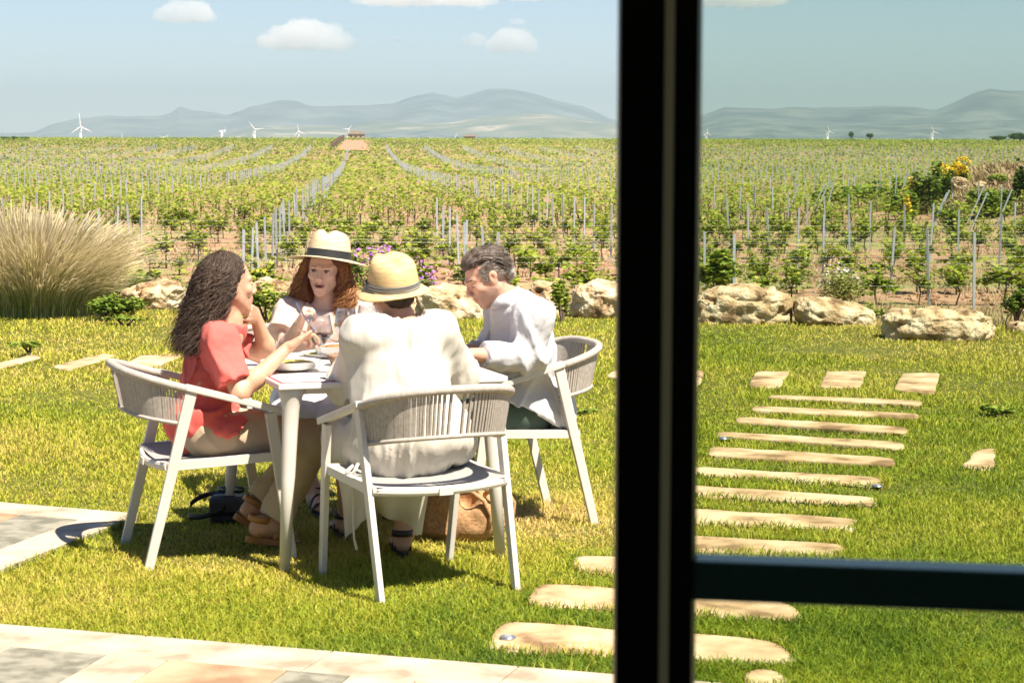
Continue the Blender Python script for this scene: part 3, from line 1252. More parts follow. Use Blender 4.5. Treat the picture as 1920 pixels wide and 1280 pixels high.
fountain(84, 592, 'tall feathery straw coloured ornamental grass leaning right at the lawn edge', height=1.05, wind=.42, n=8500)
M_BUSH = leafmat('shrub_leaves', [(0, (.05, .10, .012)), (.4, (.13, .21, .025)), (.7, (.26, .33, .04)), (1, (.42, .46, .08))], .3)
M_PURPLE = pmat('purple_petals', [(.3, (.34, .09, .42)), (.7, (.55, .22, .62))], scale=30, bmp=0)
M_PALE = pmat('pale_petals', [(.3, (.48, .40, .46)), (.7, (.66, .58, .58))], scale=30, bmp=0)
M_YELLOW = pmat('yellow_petals', [(.3, (.66, .42, .01)), (.7, (.80, .58, .03))], scale=30, bmp=0)


def shrub(name, pos, size, label, nleaf=900, leaf=.05, tb=.5, flower=None, nfl=0, fsize=.035, group=None, cat='shrub', ftop=.2, stems=9, mat=None):
    e = empty(name, pos)
    tag(e, label, cat, group)
    sx, sy, sz = size
    # several uneven lobes
    k = 7
    lob = np.stack([rng.normal(0, .38, k) * sx, rng.normal(0, .35, k) * sy, (.35 + .4 * rng.random(k)) * sz], 1)
    rad = (.28 + .25 * rng.random(k))
    w = rng.integers(0, k, nleaf)
    d = rng.normal(0, 1, (nleaf, 3))
    d /= np.linalg.norm(d, axis=1, keepdims=True)
    d *= (rng.random((nleaf, 1)) ** .4)
    c = lob[w] + d * rad[w][:, None] * np.array([sx, sy, sz]) * np.array([.9, .9, .8])
    c = c[c[:, 2] > .01]
    v, f = leaf_cloud(c, leaf)
    ti = np.repeat(np.clip(tb + rng.normal(0, .17, len(c)), 0, 1), 4)
    mesh_np('foliage', v, f, mat or M_BUSH, e, False, tint=ti)
    mb = MB()
    for j in range(stems):
        t = lob[rng.integers(0, k)]
        mb.tube([(rng.normal(0, .05) * sx, rng.normal(0, .05) * sy, -.05), t * np.array([.5, .5, .6]), t], [.012, .009, .004], 4)
    mb.build('stem', M_TRUNK, e)
    if flower is not None:
        d = rng.normal(0, 1, (nfl, 3))
        d[:, 2] = np.abs(d[:, 2]) * 1.2 + ftop
        d /= np.linalg.norm(d, axis=1, keepdims=True)
        w = rng.integers(0, k, nfl)
        c = lob[w] + d * rad[w][:, None] * np.array([sx, sy, sz]) * 1.02
        v, f = leaf_cloud(c, fsize, flat=.9)
        mesh_np('blossom', v, f, flower, e, False)
    return e


def sh_px(name, u, v, w, h, Y, label, **kw):
    """shrub whose foot is at pixel (u,v) and size in pixels"""
    p = P(u, v, Y)
    s = Y / F
    return shrub(name, (p[0], Y, p[2]), (w * s / 2, w * s / 2 * .8, h * s), label, **kw)


sh_px('flowering_shrub', 700, 580, 110, 112, 20.6, 'purple flowering shrub behind the hat woman and the small straw hat', nleaf=1500, leaf=.035, flower=M_PURPLE, nfl=230, fsize=.034)
sh_px('flowering_shrub', 782, 590, 90, 100, 20.0, 'purple flowers sloping down right of the small straw hat', nleaf=700, leaf=.035, flower=M_PURPLE, nfl=130, fsize=.034)
sh_px('flowering_shrub', 1570, 592, 170, 85, 21.5, 'dry wildflower clump with pale blooms behind two boulders', nleaf=2600, leaf=.03, tb=.38, flower=M_PALE, nfl=170, fsize=.028, mat=M_STRAW)
sh_px('green_shrub', 500, 612, 90, 75, 19.0, 'small leafy shrub in front of the flat boulders', nleaf=700, leaf=.05, tb=.7, flower=M_YELLOW, nfl=14, fsize=.03)
sh_px('green_shrub', 475, 545, 60, 40, 21.8, 'low green weeds with yellow flowers behind the flat boulder', nleaf=400, leaf=.05, tb=.7, flower=M_YELLOW, nfl=22, fsize=.04)
sh_px('green_shrub', 1055, 600, 50, 75, 19.2, 'grassy green tuft between the blocky and the pitted boulder', nleaf=500, leaf=.045, tb=.75)
sh_px('green_shrub', 1452, 612, 60, 45, 19.2, 'green tuft at the right foot of the two humped boulder', nleaf=500, leaf=.04, tb=.7)
sh_px('green_shrub', 1345, 540, 90, 80, 24.0, 'fresh green leafy bush behind the two humped boulder', nleaf=1100, leaf=.09, tb=.6)
sh_px('green_shrub', 1620, 604, 60, 35, 19.3, 'green tuft between the low and the largest boulder', nleaf=400, leaf=.04, tb=.6)
sh_px('green_shrub', 1805, 640, 70, 28, 17.6, 'low green weed at the foot of the largest boulder', nleaf=400, leaf=.04, tb=.4)
sh_px('green_shrub', 1905, 470 + 130, 70, 60, 22.0, 'green tuft above the boulder at the right edge', nleaf=500, leaf=.06, tb=.45)
sh_px('green_shrub', 262, 520 + 45, 90, 60, 20.8, 'shadowy green clump between the feathery grass and its boulder', nleaf=900, leaf=.05, tb=.35)
sh_px('green_shrub', 190, 598, 160, 42, 19.0, 'green weeds growing at the foot of the feathery grass', nleaf=900, leaf=.045, tb=.45)
sh_px('lawn_weed', 55, 652, 70, 12, 15.9, 'flat dark green weed in the lawn at far left', nleaf=160, leaf=.045, tb=.6, stems=2)
sh_px('lawn_weed', 235, 602, 80, 12, 18.6, 'flat dark green weed in the lawn below the slanting boulder', nleaf=200, leaf=.045, tb=.6, stems=2)
sh_px('lawn_weed', 1085, 775, 60, 12, 12.6, 'small dark green clover patch right of the man in the lawn', nleaf=220, leaf=.03, tb=.6, stems=2)
sh_px('lawn_weed', 1868, 780, 70, 22, 12.6, 'leafy weed patch in the lawn near the right edge', nleaf=260, leaf=.035, tb=.65, stems=2)

# the mound and its scrub
MG = 'scrub on the mound'
def mnd(u, v, w, h, Y, label, **kw):
    p = P(u, v, Y)
    z = float(gz(p[0], Y))
    s = Y / F
    zt = P(u, v - h, Y)[2]
    return shrub(kw.pop('name', 'mound_bush'), (p[0], Y, z - .1), (w * s / 2, w * s / 2, max(h * s, zt - z)), label, group=MG, **kw)


mnd(1738, 372, 70, 55, 86, 'rounded dark green bush at the left end of the mound', nleaf=900, leaf=.17, tb=.45)
mnd(1765, 360, 60, 60, 88, 'tall pointed dark bush with the yellow bush beside it', nleaf=900, leaf=.17, tb=.36)
mnd(1700, 376, 80, 32, 84, 'low green scrub where the mound begins', nleaf=700, leaf=.2, tb=.5)
mnd(1795, 345, 75, 42, 90, 'broom bush covered in bright yellow flowers on top of the mound', nleaf=700, leaf=.18, tb=.6, flower=M_YELLOW, nfl=600, fsize=.13, ftop=.8)
mnd(1712, 345, 26, 16, 89, 'small yellow flowering tuft near the mound foot', nleaf=80, leaf=.14, tb=.6, flower=M_YELLOW, nfl=90, fsize=.11)
mnd(1700, 388, 26, 32, 76, 'small yellow flowering plant among the leaning stakes', nleaf=120, leaf=.12, tb=.6, flower=M_YELLOW, nfl=90, fsize=.11)
mnd(1845, 385, 110, 36, 82, 'green scrub covering the lower slope of the mound', nleaf=1300, leaf=.18, tb=.45)
mnd(1880, 345, 60, 18, 88, 'thin dry scrub on the brown slope of the mound', nleaf=400, leaf=.16, tb=.6)
mnd(1925, 360, 50, 60, 84, 'dark bush at the right edge on the mound', nleaf=700, leaf=.2, tb=.25)
mnd(1915, 300, 20, 16, 100, 'small dark bush at the right edge above the mound', nleaf=200, leaf=.2, tb=.1)
mnd(1780, 400, 90, 24, 74, 'low pale green scrub at the foot of the mound', nleaf=600, leaf=.16, tb=.6)
boulder(1783, 1815, 330, 352, 'pale boulder on the mound under the yellow bush', seed=21, Y=84.5, depth=.6, zb=float(P(1800, 352, 84.5)[2]))
boulder(1824, 1850, 338, 350, 'small pale rock with dark underside on the mound', seed=22, Y=83.5, depth=.6, zb=float(P(1837, 350, 83.5)[2]))

# dense far vine row, left of the mound
c = []
for i in range(420):
    u = 1525 + 180 * rng.random()
    Y = 99 + rng.normal(0, .4)
    p = P(u, 345, Y)
    c.append((p[0], Y, float(gz(p[0], Y)) + .7 + rng.normal(0, .22)))
v, f = leaf_cloud(np.array(c), .3)
o = mesh_np('vine_hedge', v, f, M_BUSH, None, False, tint=np.repeat(np.clip(rng.normal(.45, .15, len(c)), 0, 1), 4))
tag(o, 'dense dark green vine row just left of the mound', 'hedge')

# ================================================================== crest: track, houses, trees
M_TRACK = pmat('bare_red_soil', [(.3, (.36, .17, .09)), (.7, (.46, .24, .14))], rough=.95, scale=.3, detail=6, bmp=.3, bdist=.1, world=True)


def drape(name, uv, mat, lift=.25, n=14):
    """a strip laid on the land between two image curves (left, right) at rising distance"""
    V = []
    for t in np.linspace(0, 1, n):
        Y = uv[0][2] + (uv[1][2] - uv[0][2]) * t
        xa = (uv[0][0] + (uv[1][0] - uv[0][0]) * t)
        xb = (uv[0][1] + (uv[1][1] - uv[0][1]) * t)
        for x in np.linspace(xa, xb, 8):
            V.append((x, Y, float(gz(x, Y)) + lift))
    ii = np.arange(n * 8).reshape(n, 8)
    Q = np.stack([ii[:-1, :-1], ii[:-1, 1:], ii[1:, 1:], ii[1:, :-1]], -1).reshape(-1, 4)
    o = mesh_np(name, np.array(V), Q, mat)
    return kind(o, 'structure')


ox = lambda u, Y: P(u, 275, Y)[0]
drape('field', [(ox(630, 474), ox(690, 474), 474), (ox(648, 640), ox(683, 640), 640)], M_TRACK)
# a dark fence along the left edge of the bare field
M_DARKW = pmat('weathered_brown_wood', (.14, .085, .05), rough=.9, bmp=.2)
mb = MB()
for t in np.linspace(0, 1, 34):
    Y = 476 + (660 - 476) * t
    x = ox(621 + 24 * t, Y)
    mb.bar((x, Y, float(gz(x, Y)) - .1), (x, Y, float(gz(x, Y)) + 1.8), .28, .2)
for zz_ in (.5, 1.0, 1.5):
    mb.bar((ox(621, 476), 476, float(gz(0, 476)) + zz_), (ox(645, 660), 660, float(gz(0, 660)) + zz_), .18, .25)
tag(mb.build('field_fence', M_DARKW), 'dark brown fence slanting up along the bare red field', 'fence')

M_STONEW = pmat('old_stone_wall', [(.3, (.28, .22, .15)), (.7, (.42, .34, .25))], rough=.95, scale=2, bmp=.5, bdist=.1)
M_TILE = pmat('old_roof_tile', [(.3, (.13, .10, .075)), (.7, (.20, .155, .11))], rough=.95, scale=3, bmp=.5, bdist=.1)
M_DARK = pmat('dark_opening', (.02, .018, .015), rough=.9, bmp=0)


def house(u, vb, vt, w_px, Y, label, hip=True):
    s = Y / F
    w = w_px * s
    p = P(u, vb, Y)
    H = (vb - vt) * s
    z0 = p[2] - .6
    wh = H * .62 + .6
    e = empty('stone_farmhouse', (p[0], Y, z0))
    tag(e, label, 'house')
    d = w * .7
    MB().box((0, 0, wh / 2), (w, d, wh)).build('wall', M_STONEW, e)
    ov = .3
    a, b = w / 2 + ov, d / 2 + ov
    rh = H * .4
    rg = w * .28 if hip else a
    V = [(-a, -b, wh), (a, -b, wh), (a, b, wh), (-a, b, wh), (-rg, 0, wh + rh), (rg, 0, wh + rh)]
    f = [(0, 1, 5, 4), (1, 2, 5), (2, 3, 4, 5), (3, 0, 4), (3, 2, 1, 0)]
    m = MB()
    m.add(V, f)
    m.build('roof', M_TILE, e)
    for k in (-.3, 0, .3):
        MB().box((k * w, -d / 2 - .01, wh * .62), (w * .09, .06, wh * .3)).build('window', M_DARK, e)
    return e


house(668, 261, 246, 30, 700, 'small stone farmhouse with a low hipped roof on the crest beyond the bare field')
house(880, 261, 253, 22, 720, 'low ruined stone building on the crest, right of the farmhouse', hip=False)


def far_tree(u, vb, vt, w_px, Y, label, n=500, name='round_tree'):
    s = Y / F
    p = P(u, vb, Y)
    w, H = w_px * s, (vb - vt) * s
    e = empty(name, (p[0], Y, p[2] - .5))
    tag(e, label, 'tree')
    MB().tube([(0, 0, -.3), (.1, 0, H * .3), (0, 0, H * .6)], [.3, .22, .12], 6).build('trunk', M_TRUNK, e)
    d = rng.normal(0, 1, (n, 3))
    d /= np.linalg.norm(d, axis=1, keepdims=True)
    d *= rng.random((n, 1)) ** .35
    c = d * np.array([w / 2, w / 2, H * .42]) * (1 + .3 * vnoise(d * 2.2 + u))[:, None] + np.array([0, 0, H * .58 + .5])
    v, f = leaf_cloud(c, w * .16)
    mesh_np('crown', v, f, M_BUSH, e, False, tint=np.repeat(np.clip(rng.normal(.15, .12, n), 0, 1), 4))
    return e


far_tree(1596, 260, 246, 11, 690, 'small dark pointed tree on the crest, right of the door frame')
far_tree(1631, 260, 250, 14, 695, 'small dark rounded tree just right of the pointed one on the crest')
far_tree(1912, 262, 250, 40, 640, 'dark spreading trees on the crest at the right edge', 900)
far_tree(1872, 262, 255, 30, 640, 'low dark bush on the crest near the right edge', 500)
for k, (u, w) in enumerate(((8, 44), (36, 40))):
    far_tree(u, 264, 257, w, 640, ('low dark trees on the crest at the far left edge', 'second low dark clump on the crest near the far left edge')[k], 500)

# ================================================================== wind turbines
M_WHITE = pmat('turbine_white', (.82, .82, .82), rough=.5, bmp=0)


def turbine(u, v_hub, blade_px, ang, label, Y=3600.0, yaw=.3, tower=True):
    s = Y / F
    hub = P(u, v_hub, Y)
    zb = float(gz(hub[0], Y)) - 25
    e = empty('wind_turbine', (hub[0], Y, zb), yaw)
    tag(e, label, 'wind turbine', 'white wind turbines beyond the vineyard')
    L = blade_px * s * .88
    hz = hub[2] - zb
    MB().tube([(0, 0, 0), (0, 0, hz)], [2.6 + L * .03, 1.5 + L * .015], 12).build('tower', M_WHITE, e, smooth=True)
    MB().box((0, .5, hz), (2.6, 9, 3.2)).build('nacelle', M_WHITE, e)
    MB().tube([(0, -4.2, hz), (0, -7, hz)], [1.9, .7], 10).build('hub', M_WHITE, e, smooth=True)
    for k in range(3):
        a = R(ang + 120 * k)
        d = np.array([math.sin(a), 0, math.cos(a)])
        o = np.array([0, -5.6, hz])
        mb = MB()
        mb.tube([o, o + d * L * .12, o + d * L * .3, o + d * L * .7, o + d * L], [L * .022, L * .04, L * .045, L * .026, L * .006], 6, squash=(1, .7))
        mb.build('blade', M_WHITE, e, smooth=True)


turbine(151, 238, 29, -5, 'largest wind turbine at far left, one blade pointing almost straight up', yaw=.2)
turbine(228, 259, 13, 0, 'wind turbine whose single blade tip shows over the crest, second from the left')
turbine(306, 259, 14, 55, 'low wind turbine with two blades in a wide V, third from the left')
turbine(416, 246, 12, 0, 'wind turbine seen edge on, between the V shaped one and the tall Y shaped one', yaw=1.35)
turbine(477, 243, 21, -38, 'tall wind turbine with blades in a clear Y, in the middle of the left group')
turbine(559, 247, 17, -10, 'wind turbine left of the farmhouse turbine, one blade up')
turbine(652, 243, 14, 40, 'wind turbine standing right beside the stone farmhouse')
turbine(850, 262, 16, 25, 'wind turbine blade slanting over the crest left of the ruined building')
turbine(1324, 250, 12, 0, 'faint wind turbine close to the right of the door frame')
turbine(1552, 247, 13, -12, 'wind turbine left of the small pointed tree seen through the glass')
turbine(1748, 248, 15, -20, 'wind turbine right of the two small trees seen through the glass')

# ================================================================== mountains
def range_(name, prof, Y, depth, seed, stops, rough_amp=.10, base=-60):
    """a relief whose skyline follows prof (u, v) at distance Y"""
    nu, nd = 620, 46
    us = np.linspace(prof[0][0], prof[-1][0], nu)
    vs = np.interp(us, [p[0] for p in prof], [p[1] for p in prof])
    sky = np.array([P(u, v, Y) for u, v in zip(us, vs)])
    X0 = sky[:, 0]
    H = sky[:, 2]
    H = H + fbm(np.stack([X0, X0 * 0 + seed * 77, X0 * 0], 1), 1 / (depth * .16), 5, .6) * (H.max() - H.min()) * .07 * np.clip((H - H.min()) / 60, 0, 1)
    V = np.zeros((nd, nu, 3))
    for j in range(nd):
        t = j / (nd - 1) * 1.25
        y = Y - depth * (1 - t)
        prof_t = math.sin(min(t, 1) * math.pi / 2) ** 1.3 if t <= 1 else 1 - (t - 1) * 1.6
        x = X0 * (y / Y)
        V[j, :, 0] = x
        V[j, :, 1] = y
        V[j, :, 2] = base + (H - base) * prof_t
    q = V.copy()
    q[..., 2] = seed * 1000
    q[..., 1] *= .55
    ridge = 1 - np.abs(fbm(q, 1 / (depth * .35), 5)) * 2
    bell = np.clip(np.sin(np.linspace(0, 1.25, nd) * math.pi), 0, 1)[:, None]
    V[..., 2] += ridge * (H.max() - base) * rough_amp * bell
    V[..., 2] += fbm(q, 1 / (depth * .06), 4) * (H.max() - base) * .05 * bell
    ii = np.arange(nd * nu).reshape(nd, nu)
    Q = np.stack([ii[:-1, :-1], ii[:-1, 1:], ii[1:, 1:], ii[1:, :-1]], -1).reshape(-1, 4)
    m = pmat(name + '_cover', stops, rough=1, scale=1 / (depth * .09), detail=9, bmp=0, spec=0, world=True)
    return kind(mesh_np(name, V.reshape(-1, 3), Q, m), 'structure')


GREENS = [(.35, (.06, .09, .05)), (.5, (.12, .14, .07)), (.6, (.22, .20, .12)), (.68, (.50, .42, .30)), (.72, (.16, .16, .08))]
BLUES = [(.38, (.03, .05, .05)), (.52, (.08, .11, .10)), (.64, (.16, .18, .15)), (.7, (.09, .11, .10))]
range_('mountain', [(-1500, 262), (-1200, 236), (-900, 228), (-600, 240), (-300, 252), (-100, 260), (62, 259), (100, 243), (150, 229), (200, 225), (300, 222), (322, 214), (337, 203), (356, 208), (400, 213), (425, 219), (470, 204), (525, 197), (560, 199),
                    (581, 206), (656, 203), (700, 200), (737, 197), (775, 185), (812, 176), (835, 180), (856, 184), (890, 176), (915, 169), (937, 168), (965, 170), (1000, 176), (1050, 190), (1094, 200), (1144, 222),
                    (1220, 240), (1300, 256), (1340, 262)], 13000, 3600, 3, BLUES, .11)
range_('hills', [(380, 262), (480, 240), (560, 236), (640, 238), (700, 228), (790, 232), (850, 230), (900, 222), (980, 214), (1020, 214), (1060, 220), (1120, 228), (1180, 236), (1260, 258)], 9500, 2200, 5, GREENS, .12)
range_('hill', [(560, 262), (650, 254), (700, 250), (760, 250), (805, 243), (840, 250), (880, 254), (960, 259), (1000, 262)], 7600, 1200, 6, BLUES, .05)
range_('mountain', [(1180, 262), (1260, 235), (1314, 222), (1362, 205), (1400, 206), (1449, 208), (1482, 206), (1529, 210), (1570, 207), (1649, 204), (1700, 207), (1756, 210), (1780, 202), (1808, 188), (1835, 178),
                    (1856, 172), (1880, 175), (1920, 175), (1990, 180), (2200, 214), (2500, 226), (2800, 216), (3200, 232), (3500, 262)], 9000, 2600, 8, BLUES, .11)
range_('hills', [(1240, 262), (1330, 238), (1420, 234), (1500, 240), (1600, 236), (1700, 232), (1800, 228), (1900, 226), (2020, 232), (2300, 240), (2700, 236), (3100, 262)], 6800, 1300, 9, BLUES, .12)

# ================================================================== haze, clouds, sky
HZ_TOP = 345.0
M_FRAME0 = pmat('plain', (.5, .5, .5), bmp=0)
hb = MB().box((0, 7480, (HZ_TOP - 120) / 2), (12000, 15100, HZ_TOP + 120)).build('haze', M_FRAME0)
m, nt, out = nodes('haze_air')
pv = N(nt, 'ShaderNodeVolumePrincipled')
pv.inputs['Color'].default_value = (.36, .485, .59, 1)
pv.inputs['Density'].default_value = HAZE
pv.inputs['Anisotropy'].default_value = 0.0
nt.links.new(pv.outputs[0], out.inputs['Volume'])
hb.data.materials.clear()
hb.data.materials.append(m)
kind(hb, 'stuff')

m, nt, out = nodes('cloud_vapour')
pv = N(nt, 'ShaderNodeVolumePrincipled')
pv.inputs['Color'].default_value = (1, 1, 1, 1)
pv.inputs['Density'].default_value = 0.005
pv.inputs['Anisotropy'].default_value = 0.0
nt.links.new(pv.outputs[0], out.inputs['Volume'])
M_CLOUD = m
# clouds: lumpy bodies of thin vapour, far above the haze
def cloud(u, v, w, h, label, Y=16500.0, seed=0):
    s = Y / F
    r = np.random.default_rng(seed)
    c = P(u, v + h * .5, Y)
    W, H = w * s, h * s
    pr = []
    k = max(4, int(w / 9))
    for i in range(k):
        x = (i + .5) / k * 2 - 1
        x += r.normal(0, .08)
        top = (1 - x * x * .7) * (.45 + .55 * r.random())
        rad = H * (.20 + .24 * top)
        pr.append(ell((x * W * .42, r.normal(0, .12) * W, H * (.12 + .38 * top)), (rad * 1.35, rad * 1.3, rad), k=H * .10))
        pr.append(ell((x * W * .45, r.normal(0, .1) * W, H * .16), (W * .12 + H * .1, H * .35, H * .13), k=H * .10))
    for i in range(k * 3):
        x = r.normal(0, .42)
        if abs(x) < 1.05:
            rad = H * (.05 + .09 * r.random())
            pr.append(ell((x * W * .46, r.normal(0, .14) * W, H * (.02 + (.75 * (1 - x * x * .8)) * r.random())), (rad * 1.8, rad * 1.5, rad), k=H * .06))
    hh = H / 20
    V, Q = surf(pr, hh, None, (), pad=H * .3)
    n_ = fbm(V + seed * 999., 1 / (H * .30), 5, .6) * H * .30
    d = V - np.array([0, 0, H * .2])
    L = np.linalg.norm(d, axis=1, keepdims=True)
    V = V + d / L * n_[:, None]
    o = mesh_np('cloud', V, Q, M_CLOUD)
    o.location = c
    tag(o, label, 'cloud', 'small white clouds')
    return o


cloud(346, 18, 98, 42, 'small white cloud at upper left, nearest to the left edge', seed=1)
cloud(572, 62, 150, 55, 'white cumulus in the middle of the left sky above the red shirt', seed=2)
cloud(795, -14, 245, 44, 'broad white cloud cut by the top edge', seed=3)
cloud(960, 73, 78, 44, 'small puffy cloud just left of the door frame', seed=4)
cloud(888, 73, 40, 24, 'tiny wisp of cloud left of the small puffy one', seed=5)
cloud(745, 74, 28, 12, 'tiny wisp of cloud right of the cumulus', seed=6)
cloud(787, 76, 34, 10, 'tinier wisp of cloud next to another wisp', seed=7)
cloud(970, 38, 26, 14, 'faint small puff above the small puffy cloud', seed=8)
cloud(985, -6, 55, 16, 'wisp cut by the top edge left of the door frame', seed=9)
cloud(1395, -20, 140, 56, 'pale cloud at the top seen through the glass right of the frame', seed=10)

# world
SUN_EL, SUN_AZ = R(60), R(138)
w = bpy.data.worlds.new('World')
bpy.context.scene.world = w
w.use_nodes = True
nt = w.node_tree
nt.nodes.clear()
sky = nt.nodes.new('ShaderNodeTexSky')
sky.sky_type = 'NISHITA'
sky.sun_disc = False
sky.sun_elevation = SUN_EL
sky.sun_rotation = SUN_AZ
sky.air_density = 0.7
sky.dust_density = 0.0
sky.ozone_density = 1.5
bg = nt.nodes.new('ShaderNodeBackground')
bg.inputs[1].default_value = SKY
wo = nt.nodes.new('ShaderNodeOutputWorld')
nt.links.new(sky.outputs[0], bg.inputs[0])
nt.links.new(bg.outputs[0], wo.inputs[0])
ld = bpy.data.lights.new('sun', 'SUN')
ld.energy = SUN
ld.angle = R(.5)
ld.color = (1, .90, .76)
lo_ = bpy.data.objects.new('sun', ld)
C.objects.link(lo_)
sd_ = Vector((math.cos(SUN_EL) * math.sin(SUN_AZ), math.cos(SUN_EL) * math.cos(SUN_AZ), math.sin(SUN_EL)))
lo_.rotation_euler = (-sd_).to_track_quat('-Z', 'Y').to_euler()
lo_.location = (5, -5, 12)

# the room the view is taken from: its ceiling keeps the sun off the door
M_ROOM = pmat('room_plaster', (.30, .27, .24), rough=.9, scale=3, bmp=.1)
kind(MB().box((.6, -1.0, 2.60), (7.0, 6.0, .20)).build('ceiling', M_ROOM), 'structure')
kind(MB().box((.6, -1.0, -.03), (7.0, 6.0, .10)).build('floor', M_ROOM), 'structure')
kind(MB().box((.6, -4.05, 1.26), (7.0, .10, 2.48)).build('wall_back', M_ROOM), 'structure')
kind(MB().box((-2.95, -1.0, 1.26), (.10, 5.9, 2.48)).build('wall_left', M_ROOM), 'structure')
kind(MB().box((4.15, -1.0, 1.26), (.10, 5.9, 2.48)).build('wall_right', M_ROOM), 'structure')

# ================================================================== glass door in the foreground
M_FRAME = pmat('black_door_metal', (.014, .011, .009), rough=.5, bmp=0, spec=.3)
M_RAIL = pmat('dark_green_metal', (.06, .17, .14), rough=.25, bmp=0, spec=.5)
M_SEAL = pmat('olive_brush_seal', (.05, .055, .035), rough=.8, bmp=0)
DY = 2.1


def dx(u, Y=DY):
    return P(u, 640, Y)[0]


fr = empty('door_frame', (dx(1197), DY, 0), 0)
tag(fr, 'black metal door jamb, the left of the two dark uprights', 'door frame')
wl = dx(1237) - dx(1155)
MB().box((0, 0, 1.225), (wl, .05, 2.45)).build('jamb', M_FRAME, fr, bevel=.002)
ms, nts, outs = nodes('brush_seal_bristles')
ts_ = N(nts, 'ShaderNodeBsdfTranslucent')
ts_.inputs[0].default_value = (.14, .14, .085, 1)
nts.links.new(ts_.outputs[0], outs.inputs[0])
MB().add([(wl / 2, .006, 0), (wl / 2 + .0135, .006, 0), (wl / 2 + .0135, .006, 2.45), (wl / 2, .006, 2.45)], [(0, 1, 2, 3)]).build('brush_seal', ms, fr)
dr = empty('glass_door', (dx(1262), DY - .006, 0), -math.atan(1 / 6.0))
tag(dr, 'big glass door with a black stile and a dark horizontal rail', 'glass door')
ws = dx(1306) - dx(1262)
MB().box((ws / 2, 0, 1.225), (ws, .05, 2.44)).build('stile', M_FRAME, dr, bevel=.002)
zt = P(1306, 1040, DY)[2]
zb_ = P(1306, 1113, DY)[2]
Lr = 1.0
MB().box((ws + Lr / 2, 0, (zt + zb_) / 2), (Lr, .045, zt - zb_)).build('rail', M_RAIL, dr, bevel=.003)
MB().box((ws + Lr / 2, 0, .05), (Lr, .045, .10)).build('bottom_rail', M_FRAME, dr)
MB().box((ws + Lr / 2, 0, 2.42), (Lr, .045, .06)).build('top_rail', M_FRAME, dr)
MB().box((ws + Lr + .02, 0, 1.225), (.04, .05, 2.44)).build('stile', M_FRAME, dr)
m, nt, out = nodes('tinted_glass')
tr_ = N(nt, 'ShaderNodeBsdfTransparent')
tr_.inputs[0].default_value = (*TINT, 1)
gl = N(nt, 'ShaderNodeBsdfGlossy')
gl.inputs['Roughness'].default_value = .02
gl.inputs['Color'].default_value = (.75, .95, .85, 1)
fz = N(nt, 'ShaderNodeFresnel')
fz.inputs[0].default_value = 1.45
mx = N(nt, 'ShaderNodeMixShader')
nt.links.new(fz.outputs[0], mx.inputs[0])
nt.links.new(tr_.outputs[0], mx.inputs[1])
nt.links.new(gl.outputs[0], mx.inputs[2])
nt.links.new(mx.outputs[0], out.inputs[0])
m_glass = m
for z0, z1 in ((zt + .0005, 2.39), (.10, zb_ - .0005)):
    m_ = MB()
    y0 = .004
    m_.add([(ws, y0, z0), (ws + Lr, y0, z0), (ws + Lr, y0, z1), (ws, y0, z1)], [(0, 1, 2, 3)])
    m_.build('pane', m_glass, dr)
# ================================================================== chairs and table
def schlick(nt, mx, f0=.13, p=2.6, s=.9):
    lw = N(nt, 'ShaderNodeLayerWeight')
    lw.inputs[0].default_value = .5
    a = N(nt, 'ShaderNodeMath', operation='POWER')
    nt.links.new(lw.outputs['Facing'], a.inputs[0])
    a.inputs[1].default_value = p
    b = N(nt, 'ShaderNodeMath', operation='MULTIPLY_ADD')
    nt.links.new(a.outputs[0], b.inputs[0])
    b.inputs[1].default_value = s
    b.inputs[2].default_value = f0
    nt.links.new(b.outputs[0], mx.inputs[0])



M_CHAIR = pmat('white_powder_coat', (.62, .58, .52), rough=.42, scale=6, bmp=.05, bdist=.0005)
M_ROPE = pmat('taupe_rope', [(.3, (.34, .30, .26)), (.7, (.46, .42, .37))], rough=.9, scale=60, bmp=.5, bdist=.002)
M_SEAT = pmat('grey_sling', (.32, .31, .30), rough=.8, scale=200, bmp=.3, bdist=.0006)
M_TABLE = pmat('white_table', (.66, .63, .60), rough=.35, scale=3, bmp=.03, bdist=.0004)


def band_curve(t, top):
    """t in -1..1 round the back; returns the xyz of the band's top or bottom edge"""
    a = t * math.pi / 2
    x = .285 * math.copysign(abs(math.sin(a)) ** .62, a)
    y = -.135 - .25 * abs(math.cos(a)) ** .75
    b = abs(math.cos(a)) ** .8
    if top:
        return np.array([x, y, .705 + .075 * b])
    return np.array([x * .93, y + .035 * b, .565 + .04 * b])


